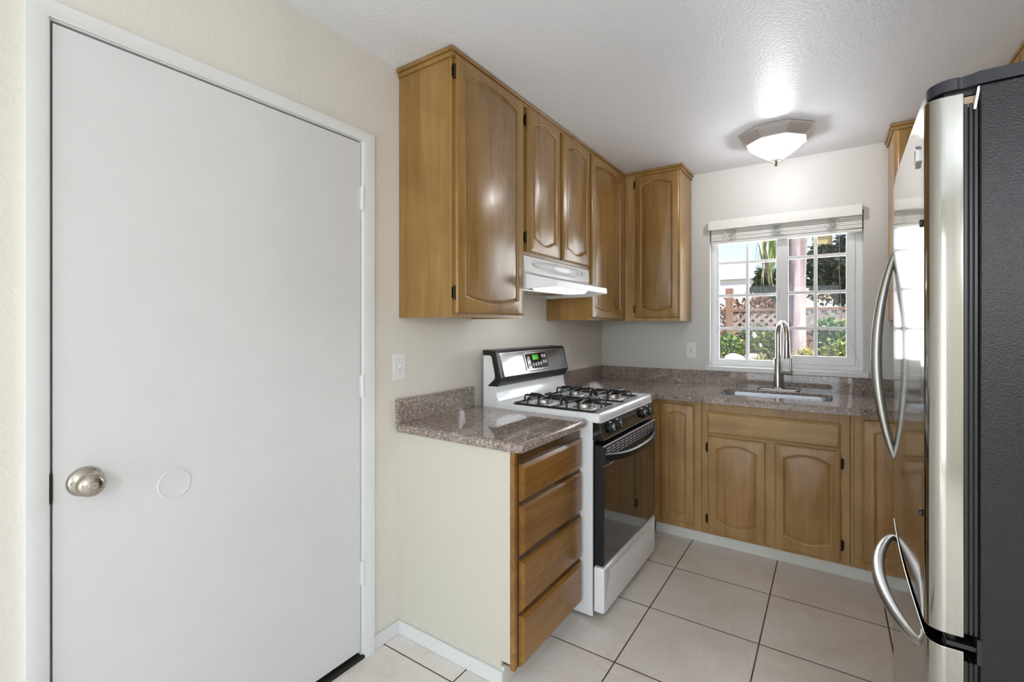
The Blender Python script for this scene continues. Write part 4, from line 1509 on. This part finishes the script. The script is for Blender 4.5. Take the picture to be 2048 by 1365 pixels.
# ------------------------------------------------------------------ garden beyond the window
G = random.Random(11)
M['soil'] = leafy('garden_soil', [srgb(92, 74, 58), srgb(140, 118, 92), srgb(176, 152, 120)], 0.9, 3)
M['fencewood'] = wood('weathered_fence_wood', srgb(120, 88, 72), srgb(164, 128, 108), srgb(196, 166, 148), 'X', 0.7, 0.0)
M['postwood'] = wood('weathered_post_wood', srgb(132, 92, 74), srgb(170, 130, 108), srgb(190, 156, 136), 'Z', 0.7, 0.0)
M['lattice'] = wood('grey_lattice_wood', srgb(150, 128, 116), srgb(186, 168, 158), srgb(214, 200, 194), 'X', 0.7, 0.0)
M['bark'] = wood('mauve_bark', srgb(110, 92, 94), srgb(178, 162, 164), srgb(220, 208, 208), 'Z', 0.8, 0.0)
M['green'] = leafy('mid_green_leaves', [srgb(46, 74, 34), srgb(92, 122, 58), srgb(150, 172, 92), srgb(206, 214, 140)])
M['green2'] = leafy('bluish_green_leaves', [srgb(48, 82, 60), srgb(104, 138, 100), srgb(168, 188, 146)])
M['yellowg'] = leafy('yellow_green_leaves', [srgb(96, 120, 40), srgb(170, 178, 80), srgb(226, 214, 120), srgb(214, 150, 60)])
M['darkg'] = leafy('dark_green_leaves', [srgb(14, 24, 14), srgb(30, 46, 24), srgb(56, 70, 36), srgb(104, 96, 56)])
M['rust'] = leafy('rust_brown_leaves', [srgb(58, 40, 32), srgb(122, 84, 62), srgb(176, 128, 98), srgb(80, 84, 50)])
M['strap'] = leafy('green_strap_leaves', [srgb(62, 90, 30), srgb(132, 158, 62), srgb(190, 200, 110)], 0.4, 9)
M['dead'] = leafy('dry_straw_leaves', [srgb(196, 176, 140), srgb(232, 220, 190), srgb(246, 238, 216)], 0.6, 6)
M['grass'] = leafy('dry_grass', [srgb(110, 120, 60), srgb(186, 178, 120), srgb(226, 214, 172)], 0.6, 12)
M['petal'] = plain('white_petals', srgb(246, 240, 228), 0.6)
M['rock'] = plaster('pale_garden_stone', srgb(224, 220, 208), 0.8, 14, 0.5, 0.02)
M['twig'] = plain('brown_twig', srgb(104, 80, 62), 0.8, vary=0.2)
M['white_siding'] = siding('white_siding', srgb(240, 240, 238), 0.18)
M['tan_stucco'] = plaster('tan_stucco', srgb(206, 182, 132), 0.8, 20, 0.3, 0.01)
M['roofing'] = siding('grey_roofing', srgb(120, 116, 118), 0.2, 'Z')
M['bluepane'] = plain('blue_window_glass', srgb(96, 128, 160), 0.08)
M['corr'] = siding('grey_corrugated_panel', srgb(176, 180, 188), 0.075)

struct(box('garden_ground', 'soil', None, -14, 16, D + 0.15, 30, -0.32, -0.12))
BZ = 0.80
struct(MB().prism([(3.9, -0.12), (30.0, -0.12), (30.0, BZ), (5.0, BZ), (4.4, 0.72), (3.9, 0.3)], 'X', -12, 14).build('garden_bank', 'soil'))


def shrub(name, label, cat, x, y, z, rx, ry, h, n, mat, leaf=(0.05, 0.032), stems=6, group=None, seed=0, up=0.3, mat2=None):
    g = random.Random(seed * 97 + 5)
    t = thing(name, label, cat, (x, y, z), group)
    m = MB()
    m2 = MB()
    for k in range(n):
        while True:
            a = Vector((g.uniform(-1, 1), g.uniform(-1, 1), g.uniform(-1, 1)))
            if 0.25 < a.length < 1.0:
                break
        a = a * (0.75 + 0.25 * noise.noise(a * 2.2 + Vector((seed, 0, 0))) * 1.6)
        p = Vector((x + a.x * rx, y + a.y * ry, z + h * 0.52 + a.z * h * 0.48))
        if p.z < z + 0.02:
            p.z = z + 0.02 + g.uniform(0, 0.05)
        d = (a + Vector((g.uniform(-1, 1), g.uniform(-1, 1), g.uniform(-0.6, 1) + up))).normalized()
        nr = Vector((g.uniform(-1, 1), g.uniform(-1, 1), g.uniform(0.2, 1.4)))
        s = g.uniform(0.7, 1.35)
        (m2 if mat2 and k % 4 == 0 else m).leaf(p, d, nr, leaf[0] * s, leaf[1] * s)
    m.build('foliage', mat, t, smooth=False, flipcheck=False)
    if mat2:
        m2.build('pale_leaves', mat2, t, smooth=False, flipcheck=False)
    else:
        m2.bm.free()
    s_ = MB()
    for k in range(stems):
        a = 2 * PI * k / stems + g.uniform(-0.3, 0.3)
        r = g.uniform(0.2, 0.75)
        s_.tube([(x, y, z - 0.03), (x + rx * r * 0.4 * math.cos(a), y + ry * r * 0.4 * math.sin(a), z + h * 0.35), (x + rx * r * math.cos(a), y + ry * r * math.sin(a), z + h * 0.78)], [0.012, 0.009, 0.004], 5)
    s_.build('stems', 'twig', t)
    return t


# near planting on the bank
GP = 'garden shrubs outside the window'
shrub('shrub', 'dark green round-leaved shrub at lower left outside the window', 'shrub', 0.36, 5.80, BZ, 0.28, 0.32, 0.46, 900, 'green', (0.050, 0.034), group=GP, seed=1, mat2='green2')
shrub('shrub', 'sunlit green and orange leaved shrub in front of the lattice fence', 'shrub', 0.81, 6.15, BZ, 0.26, 0.28, 0.52, 800, 'green', (0.055, 0.034), group=GP, seed=2, mat2='yellowg')
shrub('shrub', 'tall leafy shrub right of the tree trunk outside the window', 'shrub', 1.55, 6.08, BZ, 0.26, 0.26, 0.70, 1000, 'green2', (0.062, 0.040), group=GP, seed=3, mat2='green')
shrub('shrub', 'yellow-green low shrub at the lower right of the window view', 'shrub', 1.72, 5.45, BZ, 0.30, 0.20, 0.38, 800, 'green', (0.050, 0.030), group=GP, seed=4, mat2='yellowg')
shrub('shrub', 'yellow flowering shrub at the far right of the window view', 'shrub', 1.98, 6.66, BZ, 0.30, 0.27, 0.66, 800, 'yellowg', (0.052, 0.034), group=GP, seed=5, mat2='green')
shrub('shrub', 'small yellow-green plant at the foot of the tree trunk', 'shrub', 1.32, 5.48, BZ, 0.12, 0.12, 0.26, 300, 'yellowg', (0.050, 0.026), group=GP, seed=6)
shrub('shrub', 'bluish leafed shrub by the fence post at the left of the window view', 'shrub', 0.60, 6.75, BZ, 0.34, 0.20, 0.62, 600, 'green2', (0.055, 0.034), group=GP, seed=9)

# white flowers held on thin stems
for i, (x, y, z, s, lab) in enumerate(((0.72, 5.62, 1.17, 0.075, 'white petal flower on a thin stem, the higher of two'), (0.80, 5.60, 1.05, 0.050, 'small white flower low beside the taller white flower'))):
    t = thing('white_flower', lab, 'flower', (x, y, BZ))
    m = MB()
    for k in range(4):
        a = PI / 2 * k + 0.4
        m.leaf(Vector((x, y, z)), Vector((0.4 * math.cos(a), 0.4 * math.sin(a), 1.0)), Vector((math.cos(a), math.sin(a), 0.2)), s * 1.2, s * 0.8)
    m.build('petals', 'petal', t, smooth=False, flipcheck=False)
    MB().tube([(x + 0.02, y + 0.03, BZ), (x + 0.01, y + 0.01, z - 0.1), (x, y, z + 0.005)], 0.004, 6).build('stem', 'twig', t)

# dry grass tufts
for i, (x, y, hgt, n, lab) in enumerate(((0.80, 5.36, 0.24, 90, 'dry grass tuft at the bottom centre of the window view'), (1.10, 5.30, 0.30, 90, 'dry grass tuft right of the faucet spout'), (0.26, 5.30, 0.24, 70, 'dry grass tuft at the bottom left of the window view'))):
    m = MB()
    for k in range(n):
        a = G.uniform(0, 2 * PI)
        l = G.uniform(0.4, 1.0) * hgt
        o = G.uniform(0.02, 0.11)
        b = Vector((x + G.uniform(-0.05, 0.05), y + G.uniform(-0.05, 0.05), BZ - 0.01))
        m.blade([b, b + Vector((math.cos(a) * o * 0.35, math.sin(a) * o * 0.35, l * 0.6)), b + Vector((math.cos(a) * o, math.sin(a) * o, l * 0.85)), b + Vector((math.cos(a) * o * 1.4, math.sin(a) * o * 1.4, l * 0.75))], 0.005)
    tag(m.build('grass_tuft', 'grass', None, smooth=False, flipcheck=False), lab, 'grass', 'dry grass tufts')

# pale stones
for i, (x, y, r, lab) in enumerate(((0.52, 5.40, 0.120, 'pale rounded stone, the larger one at lower left in the garden'), (0.68, 5.62, 0.095, 'pale rounded stone, the smaller one behind the larger'))):
    m = MB()
    bmesh.ops.create_icosphere(m.bm, subdivisions=3, radius=r)
    for v in m.bm.verts:
        v.co *= 1 + 0.25 * noise.noise(v.co * 9 + Vector((i * 5, 0, 0)))
        v.co = Vector((x + v.co.x * 1.25, y + v.co.y, BZ + r * 0.6 + i * 0.03 + v.co.z * 0.85))
    tag(m.build('garden_stone', 'rock', ang=180), lab, 'stone')

# lattice fence
FYY = 7.2
fe = thing('lattice_fence', 'weathered wood lattice fence behind the shrubs', 'fence', (0.6, FYY, BZ))
for x in (0.16, 2.55, -2.2):
    MB().box(x - 0.055, x + 0.055, FYY - 0.055, FYY + 0.055, BZ - 0.05, 1.97 if x < 1 else 1.70).build('post', 'postwood', fe, 0.006)
for x0, x1 in ((-2.145, 0.105), (0.215, 2.495)):
    box('top_rail', 'fencewood', fe, x0, x1, FYY - 0.04, FYY + 0.04, 1.575, 1.625, 0.004)
    box('bottom_rail', 'fencewood', fe, x0, x1, FYY - 0.03, FYY + 0.03, 1.225, 1.265, 0.004)
    m = MB()
    step = 0.13
    hh = 1.575 - 1.265
    k = x0 - hh
    while k < x1:
        for sgn, yy in ((1, FYY - 0.008), (-1, FYY + 0.008)):
            a = Vector((k if sgn > 0 else k + hh, yy, 1.265))
            b = Vector((k + hh if sgn > 0 else k, yy, 1.575))
            lo, hi = x0, x1
            d = b - a
            t0_, t1_ = 0.0, 1.0
            for lim, s in ((lo, 1), (hi, -1)):
                if abs(d.x) > 1e-6:
                    t = (lim - a.x) / d.x
                    if (d.x > 0) == (s > 0):
                        t0_ = max(t0_, t)
                    else:
                        t1_ = min(t1_, t)
            if t1_ - t0_ > 0.05:
                pa_, pb_ = a + d * t0_, a + d * t1_
                dn = d.normalized()
                pn = Vector((-dn.z, 0, dn.x)) * 0.022
                m.loft([[pa_ + pn + Vector((0, -0.007, 0)), pa_ + pn + Vector((0, 0.007, 0)), pa_ - pn + Vector((0, 0.007, 0)), pa_ - pn + Vector((0, -0.007, 0))],
                        [pb_ + pn + Vector((0, -0.007, 0)), pb_ + pn + Vector((0, 0.007, 0)), pb_ - pn + Vector((0, 0.007, 0)), pb_ - pn + Vector((0, -0.007, 0))]])
        k += step
    m.build('lattice', 'lattice', fe, smooth=False)
    m = MB()
    x = x0
    while x < x1 - 0.01:
        xe = min(x1, x + 0.138)
        m.box(x, xe, FYY - 0.012, FYY + 0.012, BZ + 0.02, 1.225)
        x += 0.142
    m.build('lower_boards', 'fencewood', fe, smooth=False)

# the pale-barked tree whose drooping leaves hang at the top of the window
TX, TY = 1.17, 5.9
tr = thing('yucca_tree', 'pale mauve-barked tree trunk with hanging strap leaves at the centre of the window view', 'tree', (TX, TY, BZ))
rows = []
nn = 26
for i in range(24):
    s = i / 23
    z = BZ - 0.05 + 3.0 * s
    r = 0.098 + 0.05 * (1 - s) ** 5 + 0.02 * s
    lp = []
    for k in range(nn):
        a = 2 * PI * k / nn
        rr_ = r * (1 + 0.10 * math.sin(3 * a + 2.2 * s) + 0.12 * noise.noise(Vector((math.cos(a) * 2.5, math.sin(a) * 2.5, z * 0.8))) + 0.05 * noise.noise(Vector((math.cos(a) * 9, math.sin(a) * 9, z * 2.5))))
        lp.append((TX + 0.02 * math.sin(2.5 * s) + rr_ * math.cos(a), TY + rr_ * math.sin(a), z))
    rows.append(lp)
MB().loft(rows).build('trunk', 'bark', tr, ang=60)
MB().tube([(TX - 0.02, TY, 2.3), (TX - 0.12, TY - 0.02, 2.65), (TX - 0.24, TY - 0.03, 2.9)], [0.07, 0.06, 0.05], 12).build('branch', 'bark', tr)
m = MB()
for k in range(46):
    b = Vector((TX - 0.20 + G.uniform(-0.05, 0.10), TY - 0.04 + G.uniform(-0.09, 0.09), 2.72 + G.uniform(-0.1, 0.12)))
    sx = G.uniform(-0.30, 0.22)
    sy = G.uniform(-0.18, 0.12)
    l = G.uniform(0.55, 1.0)
    m.blade([b, b + Vector((sx * 0.35, sy * 0.4, 0.02)), b + Vector((sx * 0.62, sy * 0.75, -l * 0.35)), b + Vector((sx * 0.72, sy * 0.9, -l * 0.7)), b + Vector((sx * 0.76, sy, -l))], 0.012)
m.build('strap_leaves', 'strap', tr, smooth=False, flipcheck=False)
m = MB()
for k in range(12):
    b = Vector((TX - 0.33 + G.uniform(-0.04, 0.05), TY - 0.08 + G.uniform(-0.05, 0.05), 2.72))
    l = G.uniform(0.62, 0.86)
    m.blade([b, b + Vector((-0.015, -0.02, -l * 0.35)), b + Vector((0.01, -0.03, -l * 0.7)), b + Vector((0.035 + G.uniform(-0.02, 0.03), -0.03, -l))], 0.03)
m.build('dry_leaves', 'dead', tr, smooth=False, flipcheck=False)


def tree(x, y, z, h, cx, cz, rx, rz, n, mat, leaf, label, seed):
    g = random.Random(seed)
    t = thing('dark_tree', label, 'tree', (x, y, z), 'trees beyond the fence')
    MB().tube([(x, y, z - 0.05), (x + 0.04, y, z + h * 0.4), (cx, y, z + h * 0.8)], [0.09, 0.075, 0.04], 10).build('trunk', 'twig', t)
    m = MB()
    for k in range(n):
        while True:
            a = Vector((g.uniform(-1, 1), g.uniform(-1, 1), g.uniform(-1, 1)))
            if a.length < 1:
                break
        a *= 0.8 + 0.5 * noise.noise(a * 2 + Vector((seed, 1, 2)))
        p = Vector((cx + a.x * rx, y + a.y * rx * 0.7, cz + a.z * rz))
        m.leaf(p, Vector((g.uniform(-1, 1), g.uniform(-1, 1), g.uniform(-1, 0.4))), Vector((g.uniform(-1, 1), g.uniform(-1, 1), 1)), leaf * g.uniform(0.7, 1.3), leaf * 0.6)
    m.build('foliage', mat, t, smooth=False, flipcheck=False)
    return t


tree(0.75, 9.4, BZ, 1.6, 0.62, 2.15, 0.50, 0.46, 3200, 'darkg', 0.11, 'dark evergreen tree left of the hanging strap leaves', 21)
tree(1.95, 9.6, BZ, 1.9, 1.90, 2.42, 0.82, 0.80, 6500, 'darkg', 0.12, 'dark evergreen tree right of the pale trunk', 22)
shrub('hedge_shrub', 'rust-brown hedge just above the lattice fence rail', 'shrub', 0.40, 8.3, BZ, 0.85, 0.35, 1.22, 1800, 'rust', (0.07, 0.045), group=None, seed=31)

# neighbouring houses
h1 = thing('neighbour_house', 'low white sided house behind the fence post at the left of the window view', 'house', (-1.9, 14.5, BZ))
box('wall', 'white_siding', h1, -4.4, -0.02, 13.8, 17, BZ - 0.05, 2.72)
box('fascia', 'trim', h1, -4.5, 0.08, 13.7, 17.1, 2.72, 2.92)
h2 = thing('neighbour_house', 'tan stucco house with white trim at the upper right of the window view', 'house', (3.2, 14.5, BZ))
box('wall', 'tan_stucco', h2, 1.15, 5.6, 14.0, 17, 1.9, 4.9)
box('lower_wall', 'white_siding', h2, 1.15, 5.6, 13.6, 17, BZ - 0.05, 1.75)
box('eave', 'trim', h2, 1.0, 5.8, 13.2, 17.2, 1.75, 1.98, label='white eave board')
wf = ring(MB(), 'Y', 13.93, 14.0, 1.62, 2.6, 3.0, 4.3, 0.08, 0.08, 0.08, 0.08).build('window', 'vinyl', h2)
box('pane', 'bluepane', wf, 1.70, 2.52, 13.96, 13.99, 3.08, 4.22)
MB().prism([(13.3, 4.9), (17.4, 4.9), (15.4, 6.0)], 'X', 0.9, 5.9).build('roof', 'roofing', h2)
# low corrugated screen behind the right-hand shrubs
tag(box('garden_screen', 'corr', None, 1.25, 2.45, 7.55, 7.60, BZ, 1.62, 0.004), 'grey corrugated screen panel behind the shrubs right of the trunk', 'screen')
